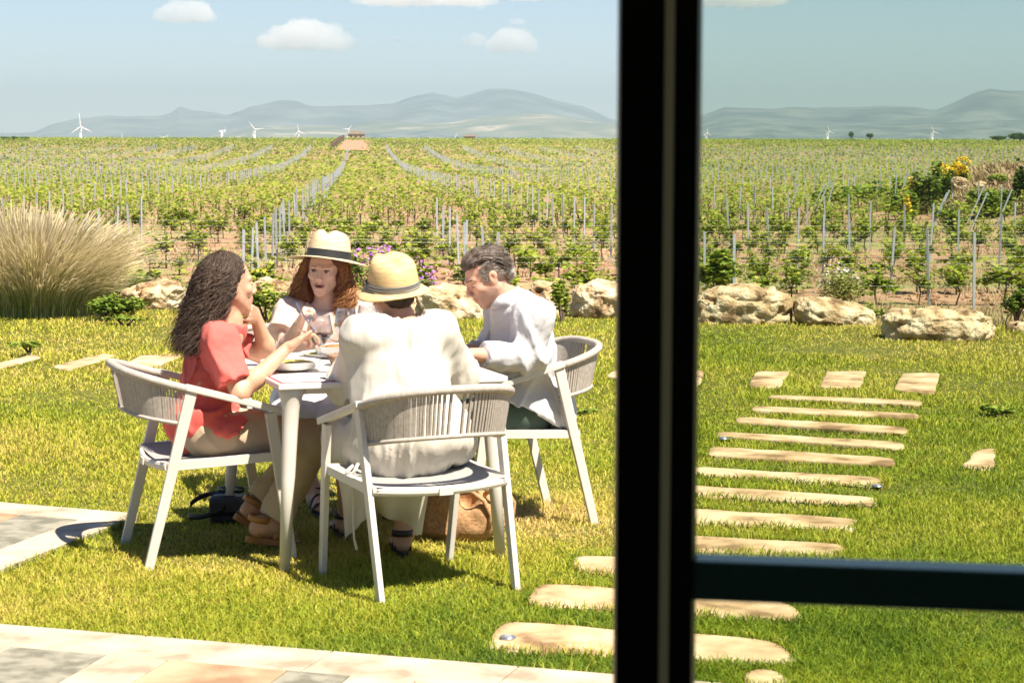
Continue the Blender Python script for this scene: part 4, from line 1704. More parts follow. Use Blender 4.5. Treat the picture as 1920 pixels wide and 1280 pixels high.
def make_chair():
    e = empty('rope_chair')
    for sx in (-1, 1):
        MB().bar((sx * .275, -.305, 0), (sx * .285, -.125, .715), .022, .036, .024, .046).build('leg', M_CHAIR, e, bevel=.004)
        MB().bar((sx * .270, .275, 0), (sx * .285, .185, .602), .022, .036, .024, .046).build('leg', M_CHAIR, e, bevel=.004)
        MB().bar((sx * .285, -.150, .715), (sx * .285, .240, .605), .040, .026).build('armrest', M_CHAIR, e, bevel=.005)
    m = MB()
    m.bar((-.272, -.225, .405), (-.272, .225, .425), .022, .034)
    m.bar((.272, -.225, .405), (.272, .225, .425), .022, .034)
    # curved rear and front rails
    for y0, bow, z in ((-.225, -.035, .405), (.225, .02, .425)):
        m.tube([(a * .272, y0 + bow * (1 - a * a), z - .012 * (1 - a * a)) for a in np.linspace(-1, 1, 17)], .019, 10, squash=(.92, .62))
    m.build('seat_frame', M_CHAIR, e)
    MB().box((0, -.275, .392), (.055, .006, .028)).build('care_tag', M_CHAIR, e)
    V, n = [], 15
    for j in range(n):
        for i in range(n):
            a, b = i / (n - 1) * 2 - 1, j / (n - 1) * 2 - 1
            V.append((a * .262, b * .235 - .008, .428 - .018 * (1 - a * a) * (1 - b * b * .5) + .008 * b))
    k = len(V)
    V += [(x, y, z - .012) for x, y, z in V]
    f = []
    for j in range(n - 1):
        for i in range(n - 1):
            q = (j * n + i, j * n + i + 1, (j + 1) * n + i + 1, (j + 1) * n + i)
            f.append(q)
            f.append(tuple(k + x for x in reversed(q)))
    m = MB()
    m.add(V, f)
    m.build('seat', M_SEAT, e, smooth=True)
    # rims
    ts = np.linspace(-1, 1, 41)
    MB().tube([band_curve(t, True) for t in ts], .0165, 10).build('top_rim', M_ROPE, e, smooth=True)
    MB().tube([band_curve(t, False) for t in ts], .009, 8).build('bottom_rim', M_ROPE, e, smooth=True)
    m = MB()
    nc = 70
    for i in range(nc):
        t = (i + .5) / nc * 2 - 1
        t2 = t + rng.normal(0, .003)
        p, q = band_curve(t, True), band_curve(t2, False)
        tan = band_curve(min(1, t + .01), True) - band_curve(max(-1, t - .01), True)
        m.bar(p, q, .0088, .004, .0080, .004, side=tan)
        nrm = np.cross(tan / np.linalg.norm(tan), (0, 0, 1)) * .008
        m.bar(p - nrm, q - nrm, .0088, .003, .0080, .003, side=tan)
    m.build('rope_weave', M_ROPE, e)
    return e


CG = 'white rope chairs round the table'
TA = R(19)
ta = np.array([math.cos(TA), math.sin(TA)])
tb = np.array([-math.sin(TA), math.cos(TA)])
chair = make_chair()
chair_specs = [((-1.225, 8.36), TA - math.pi / 2 + R(1), 'white rope chair carrying the woman in red, seen from the side'),
               ((-.365, 7.80), R(27), 'white rope chair nearest the camera, seen from behind under the cream dress'),
               ((-.020, 9.14), TA + math.pi / 2 + R(2), 'white rope chair carrying the grey haired man on the right'),
               ((-.99, 9.62), TA + math.pi, 'white rope chair mostly hidden behind the table under the hat woman')]
for i, (p, rz, l) in enumerate(chair_specs):
    e = chair if i == 0 else copy_tree(chair)
    e.location = (p[0], p[1], 0.0)
    e.rotation_euler = (0, 0, rz)
    tag(e, l, 'chair', CG)

TNL = np.array([-.895, 7.93])
TW, TL, TH = .93, 1.16, .74
tc = TNL + ta * TW / 2 + tb * TL / 2
tb_e = empty('dining_table', (tc[0], tc[1], 0), TA)
tag(tb_e, 'white square cornered garden table laid with plates and wine glasses', 'table')
MB().box((0, 0, TH - .011), (TW, TL, .022)).build('tabletop', M_TABLE, tb_e, bevel=.004)
MB().box((0, 0, TH - .037), (TW - .14, TL - .14, .028)).build('apron', M_TABLE, tb_e)
for sx in (-1, 1):
    for sy in (-1, 1):
        top = (sx * (TW / 2 - .065), sy * (TL / 2 - .065), TH - .0225)
        ft = (sx * (TW / 2 - .022), sy * (TL / 2 - .022), 0)
        d = np.array(ft) - np.array(top)
        pts = [np.array(top) + d * t for t in (0, .05, .12, .22, .5, .99)]
        MB().tube(pts, [.058, .044, .034, .031, .027, .021], 18).build('leg', M_CHAIR, tb_e, smooth=True)


def T(x, y, z=TH):
    """table coordinates (x along the near edge, y away) to world"""
    p = tc + ta * x + tb * y
    return np.array([p[0], p[1], z])


def Tuv(u, v, z=TH):
    return G(u, v, z)


# ---------------------------------------------------------------- tableware
M_CHINA = pmat('white_china', (.80, .79, .77), rough=.15, bmp=0, coat=.3)
M_FOOD_Y = pmat('yellow_pasta', [(.3, (.55, .42, .06)), (.6, (.62, .55, .16)), (.8, (.42, .46, .10))], rough=.5, scale=60, bmp=.6, bdist=.006)
M_FOOD_O = pmat('baked_crust', [(.3, (.50, .22, .07)), (.6, (.66, .36, .14)), (.8, (.75, .55, .3))], rough=.6, scale=50, bmp=.6, bdist=.006)
M_MAT = pmat('red_placemat', (.55, .10, .10), rough=.8, scale=80, bmp=.1)
M_NAP = pmat('white_napkin', (.78, .76, .75), rough=.9, scale=20, bmp=.1)
M_WICK = pmat('brown_wicker', [(.35, (.13, .08, .05)), (.65, (.34, .22, .13))], rough=.8, scale=60, vscale=(1, 1, 4), bmp=.6, bdist=.003)
M_CUT = pmat('polished_steel', (.62, .62, .62), rough=.18, metal=1.0, bmp=0)
m, nt, out = nodes('clear_glass')
tr_ = N(nt, 'ShaderNodeBsdfTransparent')
tr_.inputs[0].default_value = (.93, .93, .93, 1)
gl = N(nt, 'ShaderNodeBsdfGlossy')
gl.inputs['Roughness'].default_value = .03
mx = N(nt, 'ShaderNodeMixShader')
schlick(nt, mx)
nt.links.new(tr_.outputs[0], mx.inputs[1])
nt.links.new(gl.outputs[0], mx.inputs[2])
nt.links.new(mx.outputs[0], out.inputs[0])
M_CLEAR = m
M_WINE = pmat('red_wine', (.045, .004, .010), rough=.05, bmp=0, spec=.6)


def wine_glass(p, wine, label, s=1.0):
    e = empty('wine_glass', p)
    tag(e, label, 'wine glass', 'wine glasses on the table')
    prof = [(.0, .004), (.036, .001), (.036, .003), (.008, .007), (.004, .014), (.0036, .085), (.006, .096), (.024, .110), (.049, .142), (.051, .152), (.046, .180), (.039, .222)]
    inner = [(.0375, .222), (.0445, .180), (.0495, .152), (.0475, .142), (.022, .1115), (.0, .1)]
    MB().lathe([(r * s, z * s) for r, z in prof + inner], seg=28).build('bowl', M_CLEAR, e, smooth=True)
    if wine:
        MB().lathe([(r * s, z * s) for r, z in [(0, .1005), (.0215, .1120), (.0468, .1424), (.0482, .149), (0, .149)]], seg=28).build('wine', M_WINE, e, smooth=False)
    return e


wine_glass(P(600, 690, 8.33) * [1, 1, 0] + [0, 0, TH], True, 'wine glass holding red wine, in front of the hat woman', 1.06)
p = G(649, 676, TH)
wine_glass((p[0], p[1], TH), False, 'empty wine glass right of the one with red wine', 1.0)
p = G(690, 668, TH)
wine_glass((p[0], p[1], TH), False, 'empty wine glass mostly hidden by the shoulder of the cream dress', 1.0)


def bowl(p, r, h, label, food=None, name='bowl', cat='bowl'):
    e = empty(name, p)
    tag(e, label, cat)
    MB().lathe([(0, 0), (r * .5, .001), (r * .82, h * .35), (r * .97, h), (r, h), (r, h - .002), (r * .86, h * .3), (r * .5, -.0), (0, -.0)][:5] + [(r * .94, h - .001), (r * .78, h * .42), (r * .45, .006), (0, .006)], seg=40).build('dish', M_CHINA, e, smooth=True)
    if food:
        q = IV4 * np.array([r * .80, r * .80, h * .45]) * (1 + .10 * fbm(IV4, 6, 3))[:, None] + np.array([0, 0, h * .62])
        mesh_np('food', q, IF4, food, e)
    return e


p = G(543, 697, TH)
bowl((p[0], p[1] + .05, TH), .125, .042, 'shallow white bowl of yellow food in front of the woman in red', M_FOOD_Y)
p = G(628, 672, TH)
bowl((p[0], p[1] + .03, TH), .10, .055, 'white bowl with orange crusted food beside the wine glass', M_FOOD_O)
e = empty('bread_basket', T(.03, .02))
p = G(646, 686, TH)
e.location = (p[0], p[1] + .03, TH)
tag(e, 'small brown wicker basket next to the orange food bowl', 'basket')
MB().lathe([(.0, 0), (.055, 0), (.066, .02), (.075, .045), (.071, .045), (.062, .02), (.05, .005), (0, .005)], seg=24).build('weave', M_WICK, e, smooth=True)
p = G(770, 665, TH)
bowl((-.33, 8.62, TH), .12, .02, 'white dinner plate in front of the small straw hat', None, 'plate', 'plate')
bowl((-.30, 8.95, TH), .12, .03, 'white plate of food in front of the grey haired man', M_FOOD_O, 'plate', 'plate')
bowl((-.80, 8.95, TH), .12, .02, 'white plate in front of the hat woman', M_FOOD_Y, 'plate', 'plate')
m_ = MB().box((0, 0, .0012), (.34, .28, .002))
o = m_.build('placemat', M_NAP, None)
MB().box((-.175, 0, .0014), (.012, .292, .0022)).box((0, -.145, .0014), (.362, .012, .0022)).build('border', M_MAT, o)
p = T(-.27, -.40)
o.location = (p[0], p[1], TH + .0003)
o.rotation_euler = (0, 0, TA)
tag(o, 'red edged place mat under the shallow bowl at the near left table corner', 'place mat')
# napkin with soft folds
n = 24
V = []
for j in range(n):
    for i in range(n):
        x, y = (i / (n - 1) - .5) * .30, (j / (n - 1) - .5) * .17
        z = .006 + .005 * vnoise(np.array([[x, y, 3.0]]), 22)[0] + .003 * math.sin(x * 60 + y * 30)
        V.append((x, y, z))
ii = np.arange(n * n).reshape(n, n)
Q = np.stack([ii[:-1, :-1], ii[:-1, 1:], ii[1:, 1:], ii[1:, :-1]], -1).reshape(-1, 4)
o = mesh_np('napkin', np.array(V), Q, M_NAP)
p = T(-.12, -.44)
o.location = (p[0], p[1], TH + .002)
o.rotation_euler = (0, 0, TA + .1)
tag(o, 'crumpled white napkin near the front edge of the table', 'napkin')


def fork(a, b, label, held=True):
    a, b = np.array(a, float), np.array(b, float)
    L = np.linalg.norm(b - a)
    d = (b - a) / L
    e = empty('fork', (0, 0, 0))
    tag(e, label, 'fork')
    mb = MB().bar(a, a + d * .13, .009, .002, .005, .003)
    mb.build('handle', M_CUT, e)
    mb = MB()
    s = np.cross(d, (0, 0, 1))
    s /= np.linalg.norm(s)
    mb.bar(a + d * .1295, a + d * .15, .006, .002, .020, .002, side=s)
    for k in range(4):
        o_ = s * (k - 1.5) * .0058
        mb.bar(a + d * .149 + o_, a + d * .19 + o_, .003, .0015, .002, .001, side=s)
    mb.build('tines', M_CUT, e)
    rebase(e, a)


# ---------------------------------------------------------------- hats
M_STRAW1 = pmat('pale_woven_straw', [(.35, (.60, .43, .25)), (.6, (.74, .58, .38))], rough=.8, scale=12, vscale=(1, 1, 16), bmp=.5, bdist=.002, bscale=40)
M_STRAW2 = pmat('golden_woven_straw', [(.35, (.56, .37, .16)), (.6, (.74, .54, .27))], rough=.8, scale=14, vscale=(1, 1, 16), bmp=.5, bdist=.002, bscale=40)
M_RIBBON = pmat('black_ribbon', (.02, .022, .024), rough=.5, scale=80, vscale=(1, 1, 6), bmp=.2, bdist=.001)
M_RIB2 = pmat('cream_ribbon', (.55, .50, .40), rough=.7, bmp=.1)


def hat(c, ax, crown_r, crown_h, brim_r, mat, band, label, pinch=.03, brim_drop=.02, band_h=.035, front_up=0.0, knot=False):
    """c: centre of the head opening; ax rows right, forward, up"""
    e = empty('straw_hat', (0, 0, 0))
    tag(e, label, 'hat')
    seg = 48

    def place(p):
        return c + ax[0] * p[0] + ax[1] * p[1] + ax[2] * p[2]
    V, f = [], []
    prof = [(1.00, 0), (.985, .2), (.95, .45), (.90, .68), (.82, .84), (.68, .94), (.45, .985), (.2, .97), (.0, .955)]
    for r, z in prof:
        for k in range(seg):
            a = 2 * math.pi * k / seg
            x, y = math.cos(a) * crown_r[0] * r, math.sin(a) * crown_r[1] * r
            zz = z * crown_h
            if z > .3:
                w = (z - .3) / .7
                zz -= pinch * w * math.exp(-(x / .022) ** 2) * (1 if z > .8 else 0)
                s_ = 1 - .18 * w * math.exp(-((y - .07) / .05) ** 2) * abs(math.cos(a))
                x *= s_
                zz += .010 * w * math.sin(a)
            V.append(place((x, y, zz)))
    n = len(prof)
    for i in range(n - 1):
        for k in range(seg):
            l = (k + 1) % seg
            f.append((i * seg + k, i * seg + l, (i + 1) * seg + l, (i + 1) * seg + k))
    m = MB()
    m.add(V, f)
    m.build('crown', mat, e, smooth=True)
    V, f = [], []
    R_ = 7
    for side in (0, 1):
        for i in range(R_):
            t = i / (R_ - 1)
            for k in range(seg):
                a = 2 * math.pi * k / seg
                rx = crown_r[0] + (brim_r[0] - crown_r[0]) * t
                ry = crown_r[1] + (brim_r[1] - crown_r[1]) * t
                x, y = math.cos(a) * rx, math.sin(a) * ry
                z = .004 - brim_drop * t ** 1.5 + front_up * t * t * math.sin(a) - .006 * t * math.cos(2 * a) - side * .004
                V.append(place((x, y, z)))
    for s_ in (0, 1):
        for i in range(R_ - 1):
            for k in range(seg):
                l = (k + 1) % seg
                q = tuple(s_ * R_ * seg + x for x in (i * seg + k, (i + 1) * seg + k, (i + 1) * seg + l, i * seg + l))
                f.append(q if s_ == 0 else q[::-1])
    for k in range(seg):
        l = (k + 1) % seg
        a0 = (R_ - 1) * seg
        f.append((a0 + k, R_ * seg + a0 + k, R_ * seg + a0 + l, a0 + l))
    m = MB()
    m.add(V, f)
    m.build('brim', mat, e, smooth=True)
    m = MB()
    V = []
    zs = (.004, band_h * .5, band_h)
    for z in zs:
        for k in range(seg):
            a = 2 * math.pi * k / seg
            g = 1.03 - .06 * z / crown_h
            V.append(place((math.cos(a) * crown_r[0] * g, math.sin(a) * crown_r[1] * g, z)))
    f = []
    for i in range(2):
        for k in range(seg):
            l = (k + 1) % seg
            f.append((i * seg + k, i * seg + l, (i + 1) * seg + l, (i + 1) * seg + k))
    m.add(V, f)
    m.build('band', band, e, smooth=True)
    if knot:
        for z in (.010, .020, .029):
            pts = [place((math.cos(a) * crown_r[0] * 1.035, math.sin(a) * crown_r[1] * 1.035, z)) for a in np.linspace(0, 2 * math.pi, 48, endpoint=False)]
            MB().tube(pts, .0018, 5, closed=True).build('stripe', M_STRIPE, e, smooth=True)
    rebase(e, c)
    return e


M_STRIPE = pmat('dark_cord', (.12, .13, .14), rough=.8, bmp=0)
# ================================================================== people
def skin_mat(name, c):
    r = [x for x in c]
    return pmat(name, [(.3, [x * .9 for x in r]), (.7, [min(1, x * 1.06) for x in r])], rough=.5, scale=35, bmp=.12, bdist=.0006, bscale=220, sss=.12, spec=.35)


M_SKIN1 = skin_mat('tanned_skin', (.58, .33, .22))
M_SKIN3 = skin_mat('fair_skin', (.68, .43, .32))
M_SKINM = skin_mat('ruddy_skin', (.60, .33, .23))
M_LIP = pmat('lips', (.46, .17, .14), rough=.4, bmp=0)
M_MOUTH = pmat('mouth_inside', (.10, .015, .015), rough=.6, bmp=0)
M_TEETH = pmat('teeth', (.70, .66, .58), rough=.3, bmp=0)
M_EYEW = pmat('eye_white', (.40, .34, .30), rough=.2, bmp=0)
M_IRIS = pmat('dark_iris', (.07, .04, .025), rough=.15, bmp=0)
M_BROW = pmat('brown_brow', (.26, .14, .09), rough=.9, bmp=0)
M_STUB = pmat('stubble_skin', (.50, .295, .215), rough=.7, scale=60, bmp=.2, bdist=.001)
M_NAIL = pmat('finger_nail', (.66, .38, .33), rough=.3, bmp=0)


class Head:
    def __init__(s, c, fwd, up=(0, 0, 1), k=1.0):
        s.c = np.array(c, float)
        s.ax = rot_axes(fwd, up)
        s.k = k

    def w(s, x, y, z):
        return s.c + s.k * (s.ax[0] * x + s.ax[1] * y + s.ax[2] * z)

    def loc(s, p):
        return (p - s.c) @ s.ax.T / s.k

    def prims(s, male=False, open_=0.0):
        k, w, ax = s.k, s.w, s.ax
        e = lambda c, r, kk, sub=False: ell(w(*c), np.array(r) * k, ax, kk, sub)
        c_ = lambda a, b, r0, r1, kk, sub=False: cap(w(*a), w(*b), r0 * k, r1 * k, kk, sub)
        L = [e((0, -.018, .038), (.074, .094, .082), .02), e((0, .022, -.018), (.062, .066, .082), .03)]
        jw = 1.08 if male else 1.0
        for sx in (-1, 1):
            L += [c_((sx * .052 * jw, .002, -.045), (sx * .018 * jw, .062, -.094 - open_ * .4), .017, .015, .025),
                  e((sx * .040, .060, -.022), (.022, .020, .018), .02),
                  c_((sx * .010, .088, .024), (sx * .046, .066, .024), .009 if male else .007, .007, .014)]
        L += [e((0, .068, -.100 - open_ * .5), (.020, .018, .016), .02), e((0, .070, -.062), (.034, .022, .028), .02)]
        for sx in (-1, 1):
            L += [e((sx * .032, .094, .004), (.018, .014, .011), .012, True)]
        L += [c_((0, .086, .014), (0, .104, -.024), .0068, .0105, .010), c_((0, .094, -.038), (0, .086, -.056), .007, .008, .008),
              e((0, .106, -.027), (.0100, .0100, .0085), .007)]
        for sx in (-1, 1):
            L += [e((sx * .0115, .098, -.033), (.0065, .0090, .0065), .005)]
            L += [e((sx * .031, .0745, .003), (.0135, .0125, .0115), .002)]
            L += [e((sx * .074, -.004, -.008), (.0065, .017, .030), .006), e((sx * .079, -.010, .006), (.006, .018, .020), .005),
                  e((sx * .083, -.002, -.002), (.005, .008, .013), .004, True)]
        L += [c_((-.015, .089, -.0575), (.015, .089, -.0575), .0060, .0060, .006), e((0, .0935, -.056), (.012, .006, .0045), .004),
              c_((-.013, .086, -.0695 - open_), (.013, .086, -.0695 - open_), .0072, .0072, .006)]
        if open_:
            L += [e((0, .094, -.0635 - open_ * .5), (.023, .014, .0032 + open_ * .45), .003, True)]
        else:
            L += [c_((-.020, .098, -.0635), (.020, .098, -.0635), .0022, .0022, .003, True)]
        return L

    def face_index(s, p, male=False, open_=0.0, eyes='down'):
        """0 skin 1 lip 2 white 3 iris/lash 4 brow 5 mouth 6 stubble"""
        q = s.loc(p)
        x, y, z = q[:, 0], q[:, 1], q[:, 2]
        f = np.zeros(len(p), int)
        fr = y > .05
        ax_ = np.abs(x)
        if male:
            f[(z < -.035) & (y > .0) & (ax_ < .075) & (z > -.125)] = 6
            f[(z < -.030) & (z > -.056) & (ax_ < .03) & (y > .08)] = 6
        zm = z + .0635 + open_ * .5 - 7 * x * x
        lip = fr & (y > .074) & (((x / .029) ** 2 + (zm / (.0100 + open_ * .5)) ** 2) < 1)
        f[lip] = 1
        if open_:
            f[fr & (((x / .023) ** 2 + (zm / (.0019 + open_ * .5)) ** 2) < 1)] = 5
        ex = (ax_ - .031)
        if eyes == 'open':
            f[fr & (((ex / .0125) ** 2 + ((z - .002) / .0055) ** 2) < 1)] = 2
            f[fr & (((ex / .0055) ** 2 + ((z - .0015) / .0055) ** 2) < 1)] = 3
            f[fr & (((ex / .0155) ** 2 + ((z - .005) / .0075) ** 2) < 1) & (z > .0055)] = 3
        else:
            f[fr & (((ex / .0145) ** 2 + ((z + .0025) / .0035) ** 2) < 1)] = 3
        f[fr & (ax_ > .013) & (ax_ < .048) & (np.abs(z - (.0245 + .0015 * np.sin((ax_ - .013) * 60) - .10 * np.maximum(ax_ - .034, 0))) < (.0042 if male else .0030))] = 4
        return f


def hand(wr, d, nrm, curls, thumb_side, thumb_dir=None, k=1.0, spread=.10, thumb_curl=.5):
    """palm from the wrist along d, palm faces nrm; curls: per finger [3 bends]; thumb_side: +1/-1 along cross(d, nrm)"""
    wr, d, nrm = np.array(wr, float), np.array(d, float), np.array(nrm, float)
    d /= np.linalg.norm(d)
    nrm = nrm - d * (nrm @ d)
    nrm /= np.linalg.norm(nrm)
    s = np.cross(d, nrm) * thumb_side
    L = []
    offs = [.030, .010, -.010, -.028]
    lens = [(.042, .025, .020), (.046, .029, .021), (.043, .027, .020), (.034, .020, .018)]
    ml = [.080, .083, .079, .072]
    tips = []
    for i in range(4):
        base = wr + s * offs[i] * .75 * k + d * .008 * k
        kn = wr + d * ml[i] * k + s * offs[i] * k
        L.append(cap(base, kn, .0145 * k, .0105 * k, .012))
        dd = d + s * spread * (1.5 - i)
        dd /= np.linalg.norm(dd)
        n2 = nrm
        p = kn
        ang = 0
        cu = curls[i] if isinstance(curls[0], (list, tuple)) else curls
        for j in range(3):
            ang += cu[j]
            v = dd * math.cos(ang) + n2 * math.sin(ang)
            q = p + v * lens[i][j] * k
            r = (.0092, .0082, .0072, .0062)
            L.append(cap(p, q, r[j] * k, r[j + 1] * k, .0028))
            p = q
        tips.append(p)
    # heel and thumb
    L.append(cap(wr - d * .01, wr + d * .045 * k + nrm * .004, .021 * k, .020 * k, .014, sq=(nrm, 1.35)))
    tb0 = wr + d * .018 * k + s * .022 * k + nrm * .006 * k
    td = thumb_dir if thumb_dir is not None else (d * .62 + s * .62 + nrm * .42)
    td = np.array(td, float) / np.linalg.norm(td)
    t1 = tb0 + td * .040 * k
    td2 = td * math.cos(thumb_curl) + (d * .7 - s * .3 + nrm * .3) * math.sin(thumb_curl)
    td2 /= np.linalg.norm(td2)
    t2 = t1 + td2 * .032 * k
    t3 = t2 + td2 * .024 * k
    L += [cap(tb0, t1, .0150 * k, .0115 * k, .010), cap(t1, t2, .0108 * k, .0095 * k, .003), cap(t2, t3, .0095 * k, .0078 * k, .003)]
    return L, tips, t3


def arm(sh, el, wr, r=(.046, .038, .034, .024), k=.02):
    sh, el, wr = [np.array(x, float) for x in (sh, el, wr)]
    d = el - sh
    f = wr - el
    return [cap(sh, sh + d * .45, r[0] * 1.05, r[0], k), cap(sh + d * .4, el, r[0] * .98, r[1], k),
            cap(el, el + f * .32, r[1] * .98, r[1] * 1.06, k), cap(el + f * .3, wr, r[1] * 1.04, r[3], k)]


def foot(heel, toe, up=(0, 0, 1), k=1.0, ank=None):
    heel, toe = np.array(heel, float), np.array(toe, float)
    d = toe - heel
    L_ = np.linalg.norm(d)
    d /= L_
    u = np.array(up, float)
    u = u - d * (u @ d)
    u /= np.linalg.norm(u)
    s = np.cross(d, u)
    L = [ell(heel + d * .035 + u * .030, (.030, .036, .030), np.stack([s, d, u]), .02),
         cap(heel + d * .06 + u * .045, heel + d * (L_ - .07) + u * .022, .034, .022, .02),
         cap(heel + d * .05 + u * .022, heel + d * (L_ - .06) + u * .016, .028, .018, .02),
         cap(heel + d * (L_ - .075) - s * .022 + u * .015, heel + d * (L_ - .075) + s * .024 + u * .015, .017, .017, .02)]
    for i, o in enumerate((-.030, -.013, .002, .016, .029)):
        ln = (.058, .052, .044, .036, .026)[i]
        r = (.0115, .0085, .008, .0078, .0075)[i]
        b = heel + d * (L_ - .062 - .004 * i) + s * o + u * .012
        L.append(cap(b, b + d * ln, r * 1.05, r, .004))
    if ank is not None:
        L.append(cap(ank, heel + d * .045 + u * .055, .038, .034, .025))
    return L


def torso(hips, chest, neck, shL, shR, wmul=1.0):
    """core of the trunk"""
    hips, chest, neck, shL, shR = [np.array(x, float) for x in (hips, chest, neck, shL, shR)]
    r = shR - shL
    rn = r / np.linalg.norm(r)
    up = chest - hips
    up /= np.linalg.norm(up)
    f = np.cross(up, rn)
    A = np.stack([rn, f, up])
    W = np.linalg.norm(r) / 2
    return [ell(hips, (.165 * wmul, .125, .115), A, .05), ell((hips * .55 + chest * .45), (.135 * wmul, .10, .15), A, .06),
            ell(chest, (.155 * wmul, .105, .16), A, .05), cap(shL * .92 + shR * .08, shR * .92 + shL * .08, .052, .052, .05), cap(neck - up * .06, neck, .06, .052, .04)], A


def folds(seed, amp=.006, s1=9, dirv=(1, 1, .35), ridge=.6):
    dv = np.array(dirv, float)

    def f(p):
        q = p + seed * 3.3
        warp = np.stack([vnoise(q, 6), vnoise(q + 9, 6), vnoise(q + 19, 6)], -1) * .035
        q1 = (q + warp) * dv
        # two families of creases running in slanted directions
        c1 = np.stack([q1[:, 0] + q1[:, 2] * .7, q1[:, 1], q1[:, 2] * .4 - q1[:, 0] * .2], -1)
        c2 = np.stack([q1[:, 0] - q1[:, 2] * .9, q1[:, 1] * .8, q1[:, 2] * .4 + q1[:, 0] * .3], -1)
        a = vnoise(c1, s1)
        b = vnoise(c2 + 5, s1 * 1.5)
        m = .5 + .5 * vnoise(q + 31, 4.5)
        r = np.exp(-(a / .16) ** 2) * m + np.exp(-(b / .20) ** 2) * (1 - m) * .8
        return amp * (r - .25 + .5 * a) + amp * .12 * vnoise(q + 11, s1 * 5)
    return f


def locks(name, roots, tips, mid, rad, mat, parent, seg=5, n=16, curl=.012, freq=9.0, jit=.02, taper=.35, seed=0):
    """wavy hair locks between root and tip curves"""
    r_ = np.random.default_rng(seed)
    m = len(roots)
    t = np.linspace(0, 1, n)
    V = np.zeros((m, n, seg, 3), np.float32)
    path = np.zeros((m, n, 3))
    roots, tips, mid = np.array(roots), np.array(tips), np.array(mid)
    for i in range(n):
        a = t[i]
        path[:, i] = roots * (1 - a) ** 2 + 2 * mid * a * (1 - a) + tips * a * a
    ph = np.stack([vnoise(roots, 16) * 5, vnoise(roots + 7, 16) * 5], 1) + r_.normal(0, .85, (m, 2))
    fr = freq * (.8 + .4 * r_.random(m))
    am = curl * (.6 + .7 * r_.random(m))
    for i in range(n):
        a = t[i]
        g = min(1, a * 3)
        path[:, i, 0] += am * g * np.sin(fr * a * 3.0 + ph[:, 0])
        path[:, i, 1] += am * g * np.cos(fr * a * 3.0 + ph[:, 0])
        path[:, i, 2] += am * g * .6 * np.sin(fr * a * 2.2 + ph[:, 1])
    tn = np.gradient(path, axis=1)
    tn /= np.linalg.norm(tn, axis=2, keepdims=True) + 1e-9
    up = np.array([.3, -.9, .2])
    s = np.cross(tn, up)
    s /= np.linalg.norm(s, axis=2, keepdims=True) + 1e-9
    w = np.cross(tn, s)
    rr = rad * (.6 + .8 * r_.random(m))[:, None] * (1 - (1 - taper) * t[None] ** 1.5) * np.minimum(1, .5 + t * 4)[None]
    for k in range(seg):
        a = 2 * math.pi * k / seg
        V[:, :, k] = path + rr[..., None] * (math.cos(a) * s + math.sin(a) * .6 * w)
    b = (np.arange(m) * n * seg)[:, None]
    Q = []
    for i in range(n - 1):
        for k in range(seg):
            l = (k + 1) % seg
            Q.append(b + np.array([[i * seg + k, i * seg + l, (i + 1) * seg + l, (i + 1) * seg + k]]))
    ti = np.repeat(np.clip(.5 + r_.normal(0, .22, m), 0, 1), n * seg)
    return mesh_np(name, V.reshape(-1, 3), np.concatenate(Q), mat, parent, True, tint=ti)


def hairmat(name, stops, rough=.58):
    m, nt, out = nodes(name)
    at = N(nt, 'ShaderNodeAttribute', attribute_name='tint')
    col = ramp(nt, at.outputs['Fac'], stops)
    b = N(nt, 'ShaderNodeBsdfPrincipled', Roughness=rough)
    b.inputs['Specular IOR Level'].default_value = .35
    nt.links.new(col, b.inputs['Base Color'])
    nt.links.new(b.outputs[0], out.inputs[0])
    return m


M_HAIR1 = hairmat('dark_brown_hair', [(0, (.016, .010, .007)), (.5, (.055, .033, .022)), (1, (.15, .10, .07))])
M_HAIR3 = hairmat('auburn_hair', [(0, (.11, .036, .012)), (.5, (.28, .115, .038)), (1, (.52, .28, .11))])
M_HAIRM = hairmat('greying_hair', [(0, (.045, .030, .022)), (.4, (.10, .072, .055)), (.7, (.22, .19, .16)), (1, (.48, .45, .41))], .6)
M_HAIR2 = hairmat('dark_nape_hair', [(0, (.02, .012, .008)), (1, (.06, .035, .02))])
SKM = lambda sk: [sk, M_LIP, M_EYEW, M_IRIS, M_BROW, M_MOUTH, M_STUB]
A3 = np.array([ta[0], ta[1], 0.])
B3 = np.array([tb[0], tb[1], 0.])
Z3 = np.array([0, 0, 1.])

# ------------------------------------------------------------------ the woman in red
M_RED = pmat('coral_red_cotton', (.68, .115, .095), rough=.85, scale=5, bmp=.4, bdist=.007, bscale=20, sheen=.1)
M_KHAKI = pmat('beige_linen', (.50, .39, .26), rough=.9, scale=8, bmp=.25, bdist=.001, bscale=260)
e = pw1 = empty('person')
tag(e, 'woman with long dark curly hair, coral red shirt and beige trousers, lifting a fork', 'person')
RT = np.array([A3[1], -A3[0], 0])            # towards the camera: her right
hips = np.array([-1.235, 8.37, .50])
M1 = P(399, 634, 8.37)
shN, shF = M1 + RT * .160 + Z3 * .01, M1 - RT * .160 + Z3 * .01
neck = P(428, 604, 8.38)
chest = M1 - Z3 * .13 - A3 * .005
elN, wrN = P(449, 738, 8.13), P(540, 651, 8.27)
elF, wrF = P(506, 672, 8.62), P(478, 590, 8.50)
h1 = Head(P(431, 533, 8.38), (.86, .50, -.02), (-.05, 0, 1))
knN, knF = P(586, 828, 8.44), P(596, 820, 8.68)
anN, anF = P(512, 980, 8.42), P(478, 946, 8.60)
body, A1 = torso(hips, chest, neck, shN, shF, .93)
body += [cap(neck - Z3 * .05, h1.w(0, -.012, -.06), .054, .050, .03)]
body += h1.prims()
body += arm(shN, elN, wrN, (.044, .036, 0, .023))
